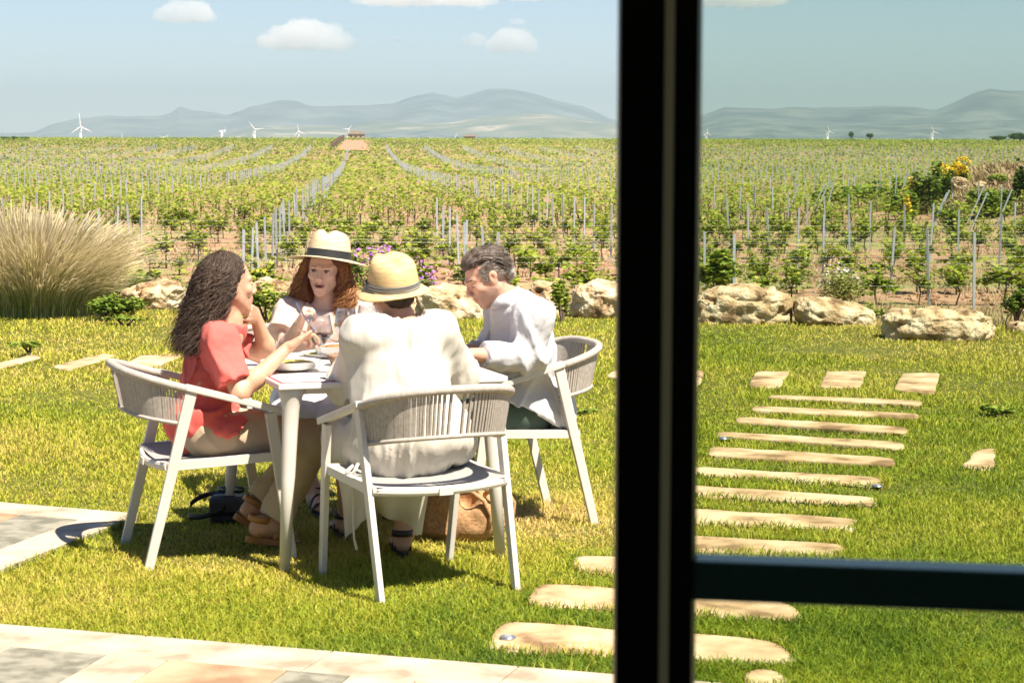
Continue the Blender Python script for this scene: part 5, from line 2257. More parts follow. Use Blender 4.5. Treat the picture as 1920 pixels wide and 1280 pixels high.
body += arm(shF, elF, wrF, (.042, .035, 0, .023))
hd = P(580, 622, 8.31) - wrN
hp, tips, tt_ = hand(wrN, hd, (.25, -.1, -1.0), [[.5, .9, .6], [.6, .9, .6], [.7, 1.0, .7], [.8, 1.0, .7]], -1, thumb_dir=hd / np.linalg.norm(hd) * .9 + np.array([.1, -.3, .25]), k=.93)
body += hp
tf = h1.w(-.02, .072, -.115)
hp2, tips2, _ = hand(wrF, tf - wrF + np.array([.02, -.01, .0]), (-.75, -.5, .25), [[.5, .7, .5], [.7, .9, .5], [.9, 1.0, .6], [1.0, 1.0, .6]], 1, k=.93)
body += hp2
body += [cap(hips + RT * .08, knN, .085, .056, .04), cap(hips - RT * .08, knF, .085, .056, .04), cap(knN, anN, .052, .034, .03), cap(knF, anF, .052, .034, .03)]
f1h, f1t = P(447, 972, 8.55), P(512, 1020, 8.68)
f2h, f2t = P(466, 1012, 8.36), P(560, 1030, 8.52)
f2h[2], f2t[2] = .070, .022
f1h[2], f1t[2] = .125, .025
body += foot(f1h, f1t, (.55, .1, 1), ank=anF)
body += foot(f2h, f2t, (.2, 0, 1), ank=anN)
surf_obj('body', body, .004, M_SKIN1, e, mats=SKM(M_SKIN1), fm=lambda p: h1.face_index(p))
# shirt
ua = elN - shN
uf = elF - shF
sh = [ell(p_['c'], p_['r'] + .014, p_['ax'], .05) for p_ in body[:3]]
sh[0] = ell(hips + Z3 * .015 - A3 * .005, (.175, .145, .12), A1, .06)
sh += [cap(shN, shF, .068, .068, .05), cap(M1 + Z3 * .02, neck - Z3 * .022, .075, .066, .04),
       cap(shN - Z3 * .005, shN + ua * .86, .066, .068, .05), cap(shF, shF + uf * .60, .062, .064, .05),
       ell(hips + RT * .10 + A3 * .07 + Z3 * .02, (.12, .13, .075), A1, .05),
       ell(hips - A3 * .04 + Z3 * .06, (.18, .12, .10), A1, .05)]
cN = shN + ua * .80
cF = shF + uf * .62
surf_obj('shirt', sh, .006, M_RED, e, disp=folds(2.0, .026, 8.5, (1, 1, .5)),
         cuts=[(cN, ua, cN + ua * .2, .12), (cF, uf, cF + uf * .2, .10), (neck - Z3 * .004, (.25, 0, 1), neck + Z3 * .03, .10), (hips - Z3 * .02, A3 * .50 - Z3, hips - Z3 * .1, .36)])
# trousers
tr = [ell(hips - Z3 * .02, (.165, .15, .085), A1, .04),
      cap(hips + RT * .085 + Z3 * .005, knN, .112, .086, .03), cap(hips - RT * .085, knF, .098, .076, .03),
      cap(knN, knN + (anN - knN) * .86, .079, .066, .03), cap(knF, knF + (anF - knF) * .86, .077, .062, .03),
      cap(knN + (anN - knN) * .80, knN + (anN - knN) * .90, .069, .067, .008), cap(knF + (anF - knF) * .80, knF + (anF - knF) * .90, .066, .064, .008)]
dN, dF = anN - knN, anF - knF
surf_obj('trousers', tr, .006, M_KHAKI, e, disp=folds(5.0, .011, 8, (1, 1, .6)),
         cuts=[(knN + dN * .93, dN, anN, .13), (knF + dF * .93, dF, anF, .12)])
# hair: a core volume and wavy locks down the back
hc = [ell(h1.w(0, -.032, .046), (.080, .091, .079), h1.ax, .02), ell(h1.w(0, -.075, -.03), (.080, .060, .10), h1.ax, .04),
      ell(h1.w(0, -.100, -.11), (.080, .045, .09), h1.ax, .05), ell(h1.w(0, -.135, -.19), (.065, .035, .08), h1.ax, .05)]
hc += [ell(h1.w(sx * .072, -.028, .02), (.022, .045, .065), h1.ax, .02) for sx in (-1, 1)]
hair = surf_obj('hair', hc, .006, M_HAIR1, e, disp=lambda p: .010 * vnoise(p * np.array([1, 1, .6]), 40) + .008 * vnoise(p, 18))
r_ = np.random.default_rng(5)


def scalp(head, n, ylim=.045, zlo=-.03, rr=r_):
    out_ = []
    while len(out_) < n:
        v = rr.normal(0, 1, 3)
        v /= np.linalg.norm(v)
        p = np.array([0, -.030, .048]) + v * np.array([.087, .099, .088])
        if p[2] < zlo or p[1] > ylim or (p[2] < .05 and p[1] > .012):
            continue
        out_.append(p)
    return np.array(out_)


def W(head, q):
    return head.c + head.k * (q @ head.ax)


s = scalp(h1, 3600)
root = W(h1, s)
side = np.sign(s[:, 0] + r_.normal(0, .01, len(s)))
ln = .11 + .21 * r_.random(len(s)) ** .8
tipl = np.stack([s[:, 0] * .9 + side * .015 + r_.normal(0, .022, len(s)), -.070 - ln * .36 + r_.normal(0, .03, len(s)), s[:, 2] * .25 - ln + .03], 1)
midl = np.stack([s[:, 0] * 1.15 + side * .022, np.minimum(s[:, 1], -.01) * 1.0 - .040, s[:, 2] * .55 - ln * .25], 1)
locks('lock_of_hair', root, W(h1, tipl), W(h1, midl), .0019, M_HAIR1, hair, curl=.012, freq=8, seed=1, n=28, seg=4)


fl = r_.choice(len(s), 260)
locks('stray_hair', root[fl], W(h1, tipl)[fl] + r_.normal(0, .03, (260, 3)), W(h1, midl)[fl] + r_.normal(0, .022, (260, 3)), .0011, M_HAIR1, hair, curl=.018, freq=6, seed=21, n=24, seg=3)


def sandal(heel, toe, mat, parent, up=(0, 0, 1), th=.028, straps=(.16, .45, .75), ankle=True, sole=None, k=1.0, vamp=False):
    heel, toe = np.array(heel, float), np.array(toe, float)
    d = toe - heel
    L_ = np.linalg.norm(d)
    d /= L_
    u = np.array(up, float)
    u = u - d * (u @ d)
    u /= np.linalg.norm(u)
    s = np.cross(d, u)
    e2 = empty('sandal', (0, 0, 0))
    e2.parent = parent
    V = []
    n = 28
    out_ = []
    for i in range(n):
        a = 2 * math.pi * i / n
        y = (math.cos(a) * .5 + .5)
        wv = .030 + .014 * math.sin(min(1, y) * math.pi * .5) ** 2
        out_.append((math.sin(a) * wv * 1.02, y * (L_ + .024) - .012))
    for z in (-th, -.001):
        for x, y in out_:
            V.append(heel + d * y + s * x + u * z)
    f = [tuple(range(n))[::-1], tuple(n + i for i in range(n))]
    for i in range(n):
        j = (i + 1) % n
        f.append((i, j, n + j, n + i))
    m_ = MB()
    m_.add(V, f)
    m_.build('sole', sole or mat, e2, bevel=.003)
    for t, h_, wd, ww in ((straps[0], .062, .034, .016), (straps[1], .066, .040, .018), (straps[2], .042, .044, .018)):
        pts = []
        for a in np.linspace(0, math.pi, 13):
            pts.append(heel + d * (L_ * t) + s * math.cos(a) * wd + u * math.sin(a) * h_)
        V, f = [], []
        for p_ in pts:
            V += [p_ - d * ww, p_ + d * ww]
        for i in range(12):
            f.append((2 * i, 2 * i + 1, 2 * i + 3, 2 * i + 2))
        m_ = MB()
        m_.add(V, f)
        o_ = m_.build('strap', mat, e2, smooth=True)
        md = o_.modifiers.new('thick', 'SOLIDIFY')
        md.thickness = .004
    if ankle:
        c = heel + d * .035 + u * .075
        ring = [c + (d * math.cos(a) * .046 + s * math.sin(a) * .040) for a in np.linspace(0, 2 * math.pi, 24, endpoint=False)]
        V, f = [], []
        for p_ in ring:
            V += [p_ - u * .013, p_ + u * .013]
        for i in range(24):
            j = (i + 1) % 24
            f.append((2 * i, 2 * j, 2 * j + 1, 2 * i + 1))
        m_ = MB()
        m_.add(V, f)
        o_ = m_.build('strap', mat, e2, smooth=True)
        md = o_.modifiers.new('thick', 'SOLIDIFY')
        md.thickness = .004
    return e2


M_TAN = pmat('tan_leather', [(.3, (.34, .15, .045)), (.7, (.46, .22, .07))], rough=.45, scale=14, bmp=.2, bdist=.001)
M_BLK = pmat('black_leather', (.014, .014, .018), rough=.5, scale=14, bmp=.2, bdist=.001)
sandal(f1h, f1t, M_TAN, e, (.55, .1, 1))
sandal(f2h, f2t, M_TAN, e, (.2, 0, 1))
fk = (tips[0] + tt_) / 2
fork(fk - np.array([.06, .01, -.03]), fk + np.array([.12, .05, .0]) - np.array([0, 0, .03]), 'fork held out by the woman in red above her bowl')

# ------------------------------------------------------------------ the hat woman, facing the camera
M_BLUSH = pmat('pale_peach_cotton', (.62, .46, .385), rough=.9, scale=5, bmp=.45, bdist=.008, bscale=24)
M_WHITEC = pmat('white_cotton', (.60, .60, .62), rough=.9, scale=5, bmp=.2, bdist=.001, bscale=260)
e = pw3 = empty('person')
tag(e, 'woman in a wide black banded straw hat with long auburn curls and pale peach top', 'person')
LF = np.array([math.cos(TA), math.sin(TA), 0])          # image right = her left
hips = np.array([-.93, 9.70, .50])
M3_ = P(611, 588, 9.60)
shR, shL = M3_ - LF * .165, M3_ + LF * .165
neck = P(613, 562, 9.60)
chest = M3_ - Z3 * .13
h3 = Head(P(609, 505, 9.55), (-.20, -1, -.10), (.06, 0, 1), .98)
elR, wrR = P(531, 660, 9.40), P(561, 606, 9.24)
elL, wrL = P(690, 655, 9.36), P(628, 662, 9.16)
body, A_ = torso(hips, chest, neck, shR, shL, .9)
body += [cap(neck - Z3 * .05, h3.w(0, -.012, -.06), .052, .048, .03)]
body += h3.prims(open_=.003)
body += arm(shR, elR, wrR, (.042, .035, 0, .023)) + arm(shL, elL, wrL, (.042, .035, 0, .023))
hR, tipsR, ttR = hand(wrR, P(572, 578, 9.19) - wrR, (.9, -.2, .15), [[1.0, 1.3, .8], [1.2, 1.3, .8], [1.3, 1.3, .8], [1.3, 1.3, .8]], -1, k=.95, thumb_dir=np.array([.45, -.55, .75]))
hL, _, _ = hand(wrL, P(590, 668, 9.02) - wrL, (0, 0, -1), [.25, .3, .2], -1, k=.93)
body += hR + hL
kR, kL = P(548, 790, 9.26), P(636, 806, 9.22)
aR, aL = P(592, 935, 9.28), P(652, 955, 9.26)
body += [cap(hips - LF * .08, kR, .085, .056, .04), cap(hips + LF * .08, kL, .085, .056, .04), cap(kR, aR, .05, .034, .03), cap(kL, aL, .05, .034, .03)]
fRh = np.array([aR[0] - .01, aR[1] + .05, .035]); fRt = fRh + np.array([.06, -.23, -.012])
fLh = np.array([aL[0] + .02, aL[1] + .05, .035]); fLt = fLh + np.array([.01, -.24, -.012])
body += foot(fRh, fRt, ank=aR) + foot(fLh, fLt, ank=aL)
surf_obj('body', body, .004, M_SKIN3, e, mats=SKM(M_SKIN3), fm=lambda p: h3.face_index(p, open_=.003, eyes='open'))
ur, ul = elR - shR, elL - shL
top = [ell(p_['c'], p_['r'] + .016, p_['ax'], .05) for p_ in body[:3]]
top += [cap(shR, shL, .066, .066, .05), cap(M3_ + Z3 * .02, neck - Z3 * .03, .074, .066, .04),
        cap(shR, shR + ur * .62 - LF * .02, .066, .085, .05), cap(shL, shL + ul * .62 + LF * .02, .066, .085, .05)]
cR, cL = shR + ur * .62, shL + ul * .62
surf_obj('top', top, .006, M_BLUSH, e, disp=folds(8.0, .020, 9, (1, 1, .5)),
         cuts=[(cR, ur * .8 - LF * .06, cR + ur * .3, .15), (cL, ul * .8 + LF * .06, cL + ul * .3, .15), (neck - Z3 * .022, (0, -.45, 1), neck + Z3 * .03 - B3 * .02, .10)])
tr = [ell(hips - Z3 * .02, (.18, .15, .09), A_, .04), cap(hips - LF * .09, kR, .105, .100, .04), cap(hips + LF * .09, kL, .105, .105, .04),
      cap((kR + kL) / 2 + B3 * .1, (hips * .5 + (kR + kL) * .25), .09, .09, .06),
      cap(kR, kR + (aR - kR) * .45, .098, .095, .03), cap(kL, kL + (aL - kL) * .45, .105, .10, .03)]
surf_obj('trousers', tr, .006, M_WHITEC, e, disp=folds(4.0, .018, 7, (1, 1, .7)),
         cuts=[(kR + (aR - kR) * .50, aR - kR, kR + (aR - kR) * .75, .17), (kL + (aL - kL) * .50, aL - kL, kL + (aL - kL) * .75, .17)])
hc = [ell(h3.w(0, -.032, .045), (.088, .094, .080), h3.ax, .02)]
for sx in (-1, 1):
    hc += [ell(h3.w(sx * .082, -.012, -.045), (.024, .045, .10), h3.ax, .03), ell(h3.w(sx * .095, .005, -.16), (.036, .040, .10), h3.ax, .04),
           ell(h3.w(sx * .100 + .01, .025, -.26), (.030, .030, .07), h3.ax, .04)]
hc += [ell(h3.w(0, -.085, -.08), (.08, .04, .12), h3.ax, .04)]
hair = surf_obj('hair', hc, .006, M_HAIR3, e, disp=lambda p: .010 * vnoise(p * np.array([1, 1, .6]), 40) + .009 * vnoise(p, 18))
m_ = 3600
sx = np.where(r_.random(m_) < .5, -1, 1)
a0 = r_.random(m_)
s = np.stack([sx * (.070 + .016 * r_.random(m_)), -.07 + .10 * r_.random(m_), .02 + .05 * r_.random(m_)], 1)
ln = .13 + .28 * r_.random(m_) ** .75
tl = np.stack([sx * (.065 + .095 * r_.random(m_)) + .008, -.05 + .12 * r_.random(m_), .02 - ln - .03 * r_.random(m_)], 1)
ml_ = np.stack([sx * (.115 + .05 * r_.random(m_)), -.04 + .08 * r_.random(m_), .0 - ln * .42], 1)
locks('lock_of_hair', W(h3, s), W(h3, tl), W(h3, ml_), .0019, M_HAIR3, hair, curl=.012, freq=8.5, seed=2, n=28, seg=4)
fl = r_.choice(m_, 260)
locks('stray_hair', W(h3, s)[fl], W(h3, tl)[fl] + r_.normal(0, .026, (260, 3)), W(h3, ml_)[fl] + r_.normal(0, .018, (260, 3)), .0011, M_HAIR3, hair, curl=.018, freq=6, seed=22, n=24, seg=3)
sandal(fRh, fRt, M_BLK, e)
sandal(fLh, fLt, M_BLK, e)
hax = rot_axes((-.20, -1, .12), (.085, 0, 1))
hat(P(616, 484, 9.56) - hax[2] * .004, hax, (.100, .114), .130, (.180, .188), M_STRAW1, M_RIBBON, 'wide brimmed straw hat with a black ribbon on the auburn haired woman', pinch=.026, brim_drop=.010, band_h=.040, front_up=.0)
fk = (tipsR[0] + ttR) / 2
fork(P(556, 568, 9.17), P(598, 640, 9.07), 'fork upright in the fist of the hat woman')

# ------------------------------------------------------------------ the grey haired man
M_LINEN = pmat('white_linen', (.56, .56, .58), rough=.9, scale=5, bmp=.55, bdist=.010, bscale=22)
M_GREENT = pmat('dark_green_cotton', (.055, .085, .060), rough=.9, scale=6, bmp=.2, bdist=.001, bscale=260)
e = pm = empty('person')
tag(e, 'grey haired man in white linen shirt and dark green trousers, head bent down', 'person')
LN = np.array([A3[1], -A3[0], 0])
hips = np.array([.045, 9.15, .50])
Mm = P(975, 590, 9.08)
shN, shF = Mm + LN * .185, Mm - LN * .185
neck = P(952, 560, 9.06)
chest = Mm - Z3 * .14 + A3 * .015
hm = Head(P(913, 519, 9.03), (-.87, -.26, -.50), (-.5, -.1, 1), 1.03)
elN, wrN = P(992, 672, 8.88), P(884, 664, 8.74)
elF, wrF = P(925, 660, 9.36), P(880, 655, 9.12)
body, Am = torso(hips, chest, neck, shF, shN, 1.05)
body += [cap(neck - Z3 * .05 + A3 * .02, hm.w(0, -.015, -.055), .062, .058, .03)]
body += hm.prims(male=True)
body += arm(shN, elN, wrN, (.052, .042, 0, .027)) + arm(shF, elF, wrF, (.052, .042, 0, .027))
hN, _, _ = hand(wrN, (-1, -.1, -.05), (0, 0, -1), [.5, .7, .4], 1, k=1.04)
hF, _, _ = hand(wrF, (-1, -.25, -.05), (0, 0, -1), [.6, .8, .5], -1, k=1.04)
body += hN + hF
kN, kF = hips - A3 * .44 + LN * .10 - Z3 * .02, hips - A3 * .44 - LN * .12 - Z3 * .02
aN, aF = np.array([-.16, 9.42, .09]), kF + A3 * .05 - Z3 * .40
aN = kN + A3 * .22 - Z3 * .38
body += [cap(hips + LN * .09, kN, .09, .06, .04), cap(hips - LN * .09, kF, .09, .06, .04), cap(kN, aN, .055, .04, .03), cap(kF, aF, .055, .04, .03)]
mNh, mFh = np.array([aN[0] + .05, aN[1], .03]), np.array([aF[0] + .05, aF[1], .03])
body += foot(mNh, mNh - A3 * .26, ank=aN) + foot(mFh, mFh - A3 * .26, ank=aF)
surf_obj('body', body, .004, M_SKINM, e, mats=SKM(M_SKINM), fm=lambda p: hm.face_index(p, male=True))
ua, uf = elN - shN, elF - shF
fa, ff = wrN - elN, wrF - elF
sh = [ell(p_['c'], p_['r'] + .022, p_['ax'], .06) for p_ in body[:3]]
sh += [cap(shN, shF, .078, .078, .05), cap(Mm + Z3 * .01, neck - Z3 * .03, .085, .074, .04),
       cap(shN, elN, .078, .066, .05), cap(elN, elN + fa * .80, .064, .052, .03), cap(shF, elF, .076, .064, .05), cap(elF, elF + ff * .5, .062, .056, .03),
       ell(hips + LN * .06 + A3 * .06, (.18, .13, .12), Am, .06), ell(hips + A3 * .16 - Z3 * .02 + LN * .03, (.15, .055, .10), Am, .05), ell(hips + LN * .16 - A3 * .02 + Z3 * .02, (.07, .14, .10), Am, .05)]
cN, cF = elN + fa * .78, elF + ff * .52
surf_obj('shirt', sh, .006, M_LINEN, e, disp=folds(1.0, .024, 7.5, (1, 1, .55)),
         cuts=[(cN, fa, cN + fa * .25, .09), (cF, ff, cF + ff * .25, .09), (neck - Z3 * .0 - A3 * .01, (-.55, 0, .84), neck + np.array([-.03, 0, .03]), .11), (hips - Z3 * .02, -A3 * .60 - Z3, hips - Z3 * .12, .42)])
# collar
col = MB()
cc = neck + Z3 * .002 - A3 * .012
uu = np.array([-.38, -.05, .92]); uu /= np.linalg.norm(uu)
c1 = np.cross(uu, LN); c1 /= np.linalg.norm(c1)
V, f = [], []
n = 26
for i in range(n):
    a = math.pi * 2 * (i / (n - 1)) * .90 + math.pi * .10 + math.pi
    dv = c1 * math.cos(a) + np.cross(uu, c1) * math.sin(a)
    hh_ = .052 if 3 < i < n - 4 else .035
    V += [cc + dv * .078 - uu * .012, cc + dv * .066 + uu * .030, cc + dv * .075 + uu * .026, cc + dv * .096 - uu * hh_ * .45]
for i in range(n - 1):
    for j in range(3):
        f.append((4 * i + j, 4 * i + j + 1, 4 * i + 4 + j + 1, 4 * i + 4 + j))
col.add(V, f)
o_ = col.build('collar', M_LINEN, e, smooth=True)
md = o_.modifiers.new('thick', 'SOLIDIFY'); md.thickness = .003
tr = [ell(hips - Z3 * .02, (.18, .15, .09), Am, .04), cap(hips + LN * .095 - Z3 * .01, kN, .100, .078, .03), cap(hips - LN * .095 - Z3 * .01, kF, .100, .078, .03),
      cap(kN, kN + (aN - kN) * .9, .078, .062, .03), cap(kF, kF + (aF - kF) * .9, .078, .062, .03)]
surf_obj('trousers', tr, .007, M_GREENT, e, disp=folds(6.0, .010, 7, (1, 1, .7)))
s_h = [ell(hm.w(0, -.034, .048), (.0785, .094, .079), hm.ax, .02), ell(hm.w(0, .036, .088), (.058, .042, .026), hm.ax, .03), ell(hm.w(0, -.085, -.01), (.066, .035, .055), hm.ax, .03)]
s_h += [ell(hm.w(sx * .0665, -.022, .034), (.0115, .040, .040), hm.ax, .012) for sx in (-1, 1)]
V, Q = surf(s_h, .004, lambda p: .005 * vnoise(((p - hm.c) @ hm.ax.T) * np.array([1.6, .5, 1.6]), 55) + .004 * vnoise(p, 30))
ql = hm.loc(V)
gt = np.clip(.15 + .58 * np.clip((.055 - ql[:, 2]) / .045, 0, 1) * (ql[:, 1] > -.14) + .22 * vnoise(V * 1.0, 60), 0, 1)
hair = mesh_np('hair', V, Q, M_HAIRM, e, True, tint=gt)
m_ = 800
rx = (r_.random(m_) * 2 - 1)
s = np.stack([rx * .058, .066 + .010 * r_.random(m_) - .03 * rx ** 2, .078 + .018 * r_.random(m_) - .012 * rx ** 2], 1)
tl = np.stack([rx * .088, -.08 - .04 * r_.random(m_), .085 - .05 * rx ** 2 - .05 * r_.random(m_)], 1)
ml_ = np.stack([rx * .082, .0 + .02 * r_.random(m_), .170 - .055 * rx ** 2 + .006 * r_.random(m_)], 1)
# short grey strands combed back over the sides
k_ = 1500
sd_ = np.where(r_.random(k_) < .5, -1, 1)
yy_ = .040 - .125 * r_.random(k_)
zz_ = -.005 + .075 * r_.random(k_) - np.clip(yy_ - .0, 0, 1) * .2
ok_ = ~((yy_ > .025) & (zz_ > .055))
sd_, yy_, zz_ = sd_[ok_], yy_[ok_], zz_[ok_]
rxs = .0695 * np.sqrt(np.clip(1 - ((yy_ + .02) / .115) ** 2, .1, 1)) + .007
rt_ = np.stack([sd_ * rxs, yy_, zz_], 1)
tp_ = rt_ + np.stack([sd_ * .001, -.020 - .012 * r_.random(len(rt_)), -.010 + .006 * r_.random(len(rt_))], 1)
md_ = (rt_ + tp_) / 2 + np.stack([sd_ * .004, 0 * yy_, 0 * yy_], 1)
sk_ = locks('side_hair', W(hm, rt_), W(hm, tp_), W(hm, md_), .0016, M_HAIRM, hair, curl=.0008, freq=3, seed=8, n=5, seg=4)
v_ = np.zeros(len(sk_.data.attributes['tint'].data), np.float32)
sk_.data.attributes['tint'].data.foreach_get('value', v_)
sk_.data.attributes['tint'].data.foreach_set('value', np.clip(v_ * .8 + .12, 0, 1))
lk = locks('lock_of_hair', W(hm, s), W(hm, tl), W(hm, ml_), .0026, M_HAIRM, hair, curl=.005, freq=4, seed=3, n=14)
a_ = lk.data.attributes['tint']
vals = np.zeros(len(a_.data), np.float32)
a_.data.foreach_get('value', vals)
a_.data.foreach_set('value', np.clip(vals * .9 - .12, 0, 1))
M_SHOE = M_BLK
for hh_ in (mNh, mFh):
    sandal(hh_, hh_ - A3 * .26, M_BLK, e, th=.022)

# ------------------------------------------------------------------ the woman in the cream dress, seen from behind
M_CREAMC = pmat('cream_crinkled_cotton', [(.3, (.52, .49, .43)), (.7, (.60, .57, .50))], rough=.95, scale=10, vscale=(4, 4, .6), bmp=.3, bdist=.005, bscale=22)
e = pw2 = empty('person')
tag(e, 'woman seen from behind in a loose cream crinkled dress and small straw hat', 'person')
C_ = R(27)
FB = np.array([-math.sin(C_), math.cos(C_), 0])
RB = np.array([math.cos(C_), math.sin(C_), 0])
hips = np.array([-.385, 7.90, .515])
M2 = P(752, 628, 7.98)
shL, shR = M2 - RB * .165, M2 + RB * .165
neck = P(752, 594, 8.00)
chest = M2 - Z3 * .13
h2 = Head(P(735, 545, 8.04), (-.42, .88, -.08), (0, 0, 1), .93)
elL, wrL = P(655, 716, 8.12), P(658, 690, 8.33)
elR, wrR = P(858, 703, 8.22), P(850, 680, 8.46)
body, A_ = torso(hips, chest, neck, shL, shR, .98)
body += [cap(neck - Z3 * .06, h2.w(0, -.02, -.06), .054, .052, .03)]
body += h2.prims()
body += arm(shL, elL, wrL, (.044, .036, 0, .023)) + arm(shR, elR, wrR, (.044, .036, 0, .023))
a1, _, _ = hand(wrL, FB + np.array([.2, 0, 0]), (0, 0, -1), [.3, .4, .3], 1, k=.94)
a2, _, _ = hand(wrR, FB - np.array([.2, 0, 0]), (0, 0, -1), [.3, .4, .3], -1, k=.94)
body += a1 + a2
kL, kR = hips + FB * .40 - RB * .10 - Z3 * .03, hips + FB * .40 + RB * .09 - Z3 * .03
aR = np.array([P(757, 1010, 8.22)[0], 8.24, .105])
aL = np.array([P(650, 985, 8.62)[0], 8.62, .105])
body += [cap(hips - RB * .08, kL, .09, .058, .04), cap(hips + RB * .08, kR, .09, .058, .04), cap(kL, aL, .052, .035, .03), cap(kR, aR, .052, .035, .03)]
gRh, gLh = np.array([aR[0], aR[1] - .04, .035]), np.array([aL[0], aL[1] - .04, .035])
body += foot(gRh, gRh + np.array([-.03, .235, -.01]), ank=aR) + foot(gLh, gLh + np.array([-.05, .235, -.01]), ank=aL)
surf_obj('body', body, .004, M_SKIN1, e, mats=SKM(M_SKIN1), fm=lambda p: h2.face_index(p))
ul, ur = elL - shL, elR - shR


def crinkle(p):
    q = p - hips
    a = q @ RB
    z = q[:, 2]
    w_ = vnoise(p * 1.0, 6) * .03
    v = vnoise(np.stack([a + w_, q @ FB * .6, z * .13], 1), 30)
    big = vnoise(np.stack([a + w_ * 2, q @ FB * .5, z * .30], 1), 9)
    low = np.clip((.35 - z) / .45, 0, 1)
    return .0060 * (1 - np.abs(v) * 2) + (.009 + .013 * low) * (1 - np.abs(big) * 2.2) + .003 * vnoise(p, 25)


dr_ = [ell(p_['c'], p_['r'] + np.array([.026, .022, .02]), p_['ax'], .06) for p_ in body[:3]]
dr_ += [cap(shL, shR, .070, .070, .06), cap(M2 + Z3 * .015, neck - Z3 * .035, .085, .078, .05),
        cap(shL + RB * .02, elL, .070, .078, .06), cap(shR - RB * .02, elR, .070, .078, .06),
        cap(elL, elL + (wrL - elL) * .75, .080, .062, .04), cap(elR, elR + (wrR - elR) * .75, .080, .062, .04),
        ell(M2 - Z3 * .22 - RB * .01, (.175, .130, .22), A_, .07), ell(hips - FB * .035 + Z3 * .06, (.20, .150, .15), A_, .07), ell(hips - Z3 * .015 - FB * .02, (.225, .19, .085), A_, .05),
        cap(hips - RB * .09, kL, .112, .095, .05), cap(hips + RB * .09, kR, .112, .095, .05)]
surf_obj('dress', dr_, .006, M_CREAMC, e, disp=crinkle, cuts=[(neck - Z3 * .016, (.05, -.25, 1), neck + Z3 * .03, .095)])
# skirt panels hanging under the seat: soft sheets with folds
M_CREAMS = pmat('cream_cotton_hem', (.66, .60, .48), rough=.95, scale=10, bmp=.2, bdist=.001, bscale=200)


def drape_sheet(name, tl, tr_, br, bl, parent, mat, fold=.012, nf=5, n=36, seed=0.0, bow=.03):
    tl, tr_, br, bl = [np.array(x, float) for x in (tl, tr_, br, bl)]
    nr = np.cross(tr_ - tl, bl - tl)
    nr /= np.linalg.norm(nr)
    V = []
    for j in range(n):
        b = j / (n - 1)
        for i in range(n):
            a = i / (n - 1)
            p = tl * (1 - a) * (1 - b) + tr_ * a * (1 - b) + br * a * b + bl * (1 - a) * b
            p = p + nr * (fold * (.25 + b) * math.sin(a * nf * math.pi + seed + b * .8) + bow * math.sin(a * math.pi) * math.sin(b * 2.2))
            V.append(p)
    V = np.array(V)
    V += nr * (vnoise(V + seed, 12) * .006)[:, None]
    ii = np.arange(n * n).reshape(n, n)
    Q = np.stack([ii[:-1, :-1], ii[:-1, 1:], ii[1:, 1:], ii[1:, :-1]], -1).reshape(-1, 4)
    o = mesh_np(name, V, Q, mat, parent)
    md = o.modifiers.new('thick', 'SOLIDIFY')
    md.thickness = .003
    return o


drape_sheet('skirt', P(672, 905, 8.02), P(806, 895, 8.20), P(792, 1006, 8.30), P(690, 944, 8.12), e, M_CREAMS, .012, 4, seed=.5, bow=-.02)
drape_sheet('skirt', P(634, 875, 8.16), P(712, 905, 8.00), P(694, 968, 8.06), P(648, 1012, 8.22), e, M_CREAMS, .010, 3, seed=2.0, bow=-.02)
tie = [P(672, 868, 7.72), P(664, 884, 7.72), P(661, 905, 7.72), P(662, 940, 7.73), P(662, 975, 7.73), P(664, 1010, 7.74), P(669, 1030, 7.74)]
MB().tube(tie, [.006, .008, .004, .0035, .004, .004, .0055], 7).build('tie', M_CREAMC, e, smooth=True)
bow_ = [P(662, 872, 7.70), P(650, 884, 7.68), P(655, 892, 7.68), P(668, 880, 7.69), P(684, 888, 7.68), P(678, 874, 7.70)]
MB().tube(bow_, [.006, .010, .007, .005, .010, .006], 7).build('bow', M_CREAMC, e, smooth=True)
hc = [ell(h2.w(0, -.040, -.012), (.070, .064, .030), h2.ax, .02), ell(h2.w(0, -.080, -.035), (.062, .036, .038), h2.ax, .02)]
V, Q = surf(hc, .005, lambda p: .004 * vnoise(p * np.array([1, 1, .4]), 90))
mesh_np('hair', V, Q, M_HAIR2, e, True, tint=np.clip(.4 + .4 * vnoise(V, 60), 0, 1))
sandal(gRh, gRh + np.array([-.03, .235, -.01]), M_BLK, e, th=.026)
sandal(gLh, gLh + np.array([-.05, .235, -.01]), M_BLK, e, th=.026)
hx = rot_axes((-.42, .88, .16), (-.10, -.12, 1))
hat(P(738, 541, 8.04) + hx[2] * .004, hx, (.099, .116), .128, (.142, .156), M_STRAW2, M_RIB2, 'small golden straw hat with a cream ribbon on the woman seen from behind', pinch=.016, brim_drop=.022, band_h=.032, front_up=-.012, knot=True)

for e_, l_ in ((pw1, (-1.2, 8.36, 0)), (pw3, (-.9, 9.6, 0)), (pm, (0, 9.14, 0)), (pw2, (-.36, 7.92, 0))):
    rebase(e_, l_)

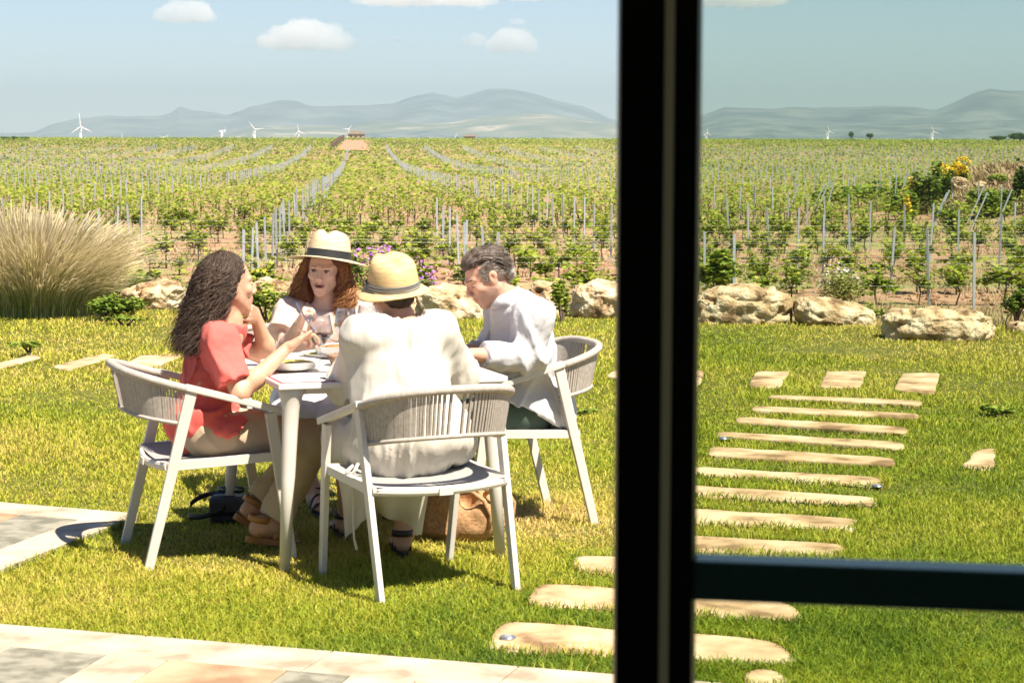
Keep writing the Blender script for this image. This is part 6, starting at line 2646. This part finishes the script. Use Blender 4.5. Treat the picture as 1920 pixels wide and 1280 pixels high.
# ================================================================== bags on the grass
M_JUTE = pmat('brown_straw_weave', [(.38, (.32, .175, .08)), (.6, (.48, .28, .135))], rough=.85, scale=90, bmp=.6, bdist=.004, bscale=160)
g = np.array([P(872, 1035, 8.62)[0], 8.62, 0])
e = empty('straw_bag', g)
tag(e, 'slumped brown woven straw tote bag under the chair at centre', 'bag')
bp = [ell((-.02, 0, .075), (.165, .10, .085), None, .05), ell((-.05, .0, .15), (.13, .075, .09), None, .05), ell((.06, -.03, .11), (.10, .08, .10), None, .04), ell((-.09, -.01, .20), (.055, .05, .05), None, .04),
      ell((.015, -.06, .20), (.05, .10, .055), rot_axes((.3, -1, .4)), .025, True), ell((.11, -.05, .19), (.035, .05, .04), None, .02, True)]
surf_obj('pouch', bp, .006, M_JUTE, e, disp=lambda p: .010 * (1 - 2 * np.abs(vnoise(p, 9))) + .006 * vnoise(p, 20) + .0014 * np.sin(p[:, 2] * 420) * (np.sin(p[:, 0] * 300) * .5 + .5))
MB().tube([(.08, -.03, .20), (.12, -.05, .235), (.17, -.05, .23), (.205, -.04, .17), (.20, -.04, .11), (.165, -.05, .075), (.13, -.06, .07)], .010, 8).build('handle', M_JUTE, e, smooth=True)
MB().tube([(-.02, -.07, .215), (.03, -.10, .225), (.08, -.11, .19), (.11, -.11, .13), (.10, -.11, .07)], .010, 8).build('handle', M_JUTE, e, smooth=True)
g = G(412, 985)
e = empty('shoulder_bag', (g[0], g[1] + .05, 0))
tag(e, 'small black shoulder bag with a looped strap behind the tan sandals', 'bag')
surf_obj('pouch', [bxp((.04, 0, .065), (.085, .05, .060), None, .01, rd=.02), bxp((.04, -.035, .085), (.088, .03, .035), None, .01, rd=.012)], .006, M_BLK, e, disp=lambda p: .004 * vnoise(p, 14))
loop = []
for a in np.linspace(.35, 2 * math.pi - .35, 26):
    loop.append((-.055 + -.085 * math.cos(a + math.pi) * -1 - .0, -.02 + .10 * math.sin(a), .055 + .045 * math.sin(a * .5 + .2) + .025 * math.sin(a)))
V, f = [], []
for p_ in loop:
    V += [(p_[0], p_[1], p_[2] - .011), (p_[0], p_[1], p_[2] + .011)]
for i in range(len(loop) - 1):
    f.append((2 * i, 2 * i + 2, 2 * i + 3, 2 * i + 1))
m_ = MB(); m_.add(V, f)
o_ = m_.build('strap', M_BLK, e, smooth=True)
md = o_.modifiers.new('thick', 'SOLIDIFY'); md.thickness = .005
e2 = empty('sunglasses', (g[0] + .045, g[1] + .05, .150))
tag(e2, 'dark sunglasses lying on top of the small black bag', 'sunglasses')
M_LENSB = pmat('blue_black_lens', (.015, .03, .06), rough=.06, bmp=0, coat=1)
for sx in (-1, 1):
    q = IV3 * np.array([.027, .006, .017]) + np.array([sx * .033, 0, 0])
    mesh_np('lens', q, IF3, M_LENSB, e2)
    MB().tube([(sx * .060, .002, .006), (sx * .066, .06, .004), (sx * .060, .12, -.006)], .0022, 6).build('temple', M_TAN, e2)
MB().tube([(-.009, 0, .006), (0, -.003, .009), (.009, 0, .006)], .0024, 6).build('bridge', M_TAN, e2)
# ================================================================== camera and render settings
cd = bpy.data.cameras.new('camera')
cd.sensor_width = 36
cd.lens = F / 1920 * 36
cd.clip_start = .1
cd.clip_end = 60000
cd.dof.use_dof = True
cd.dof.focus_distance = 16.0
cd.dof.aperture_fstop = 11.0
co = bpy.data.objects.new('camera', cd)
C.objects.link(co)
co.matrix_world = MAT_CAM
sc = bpy.context.scene
sc.camera = co
sc.render.engine = 'CYCLES'
sc.cycles.use_denoising = True
sc.cycles.max_bounces = 8
sc.cycles.diffuse_bounces = 3
sc.cycles.glossy_bounces = 3
sc.cycles.transparent_max_bounces = 24
sc.cycles.volume_bounces = 6
sc.cycles.sample_clamp_indirect = 8
sc.view_settings.view_transform = 'Standard'
sc.view_settings.look = 'None'
sc.view_settings.gamma = 1
sc.view_settings.exposure = EXPO
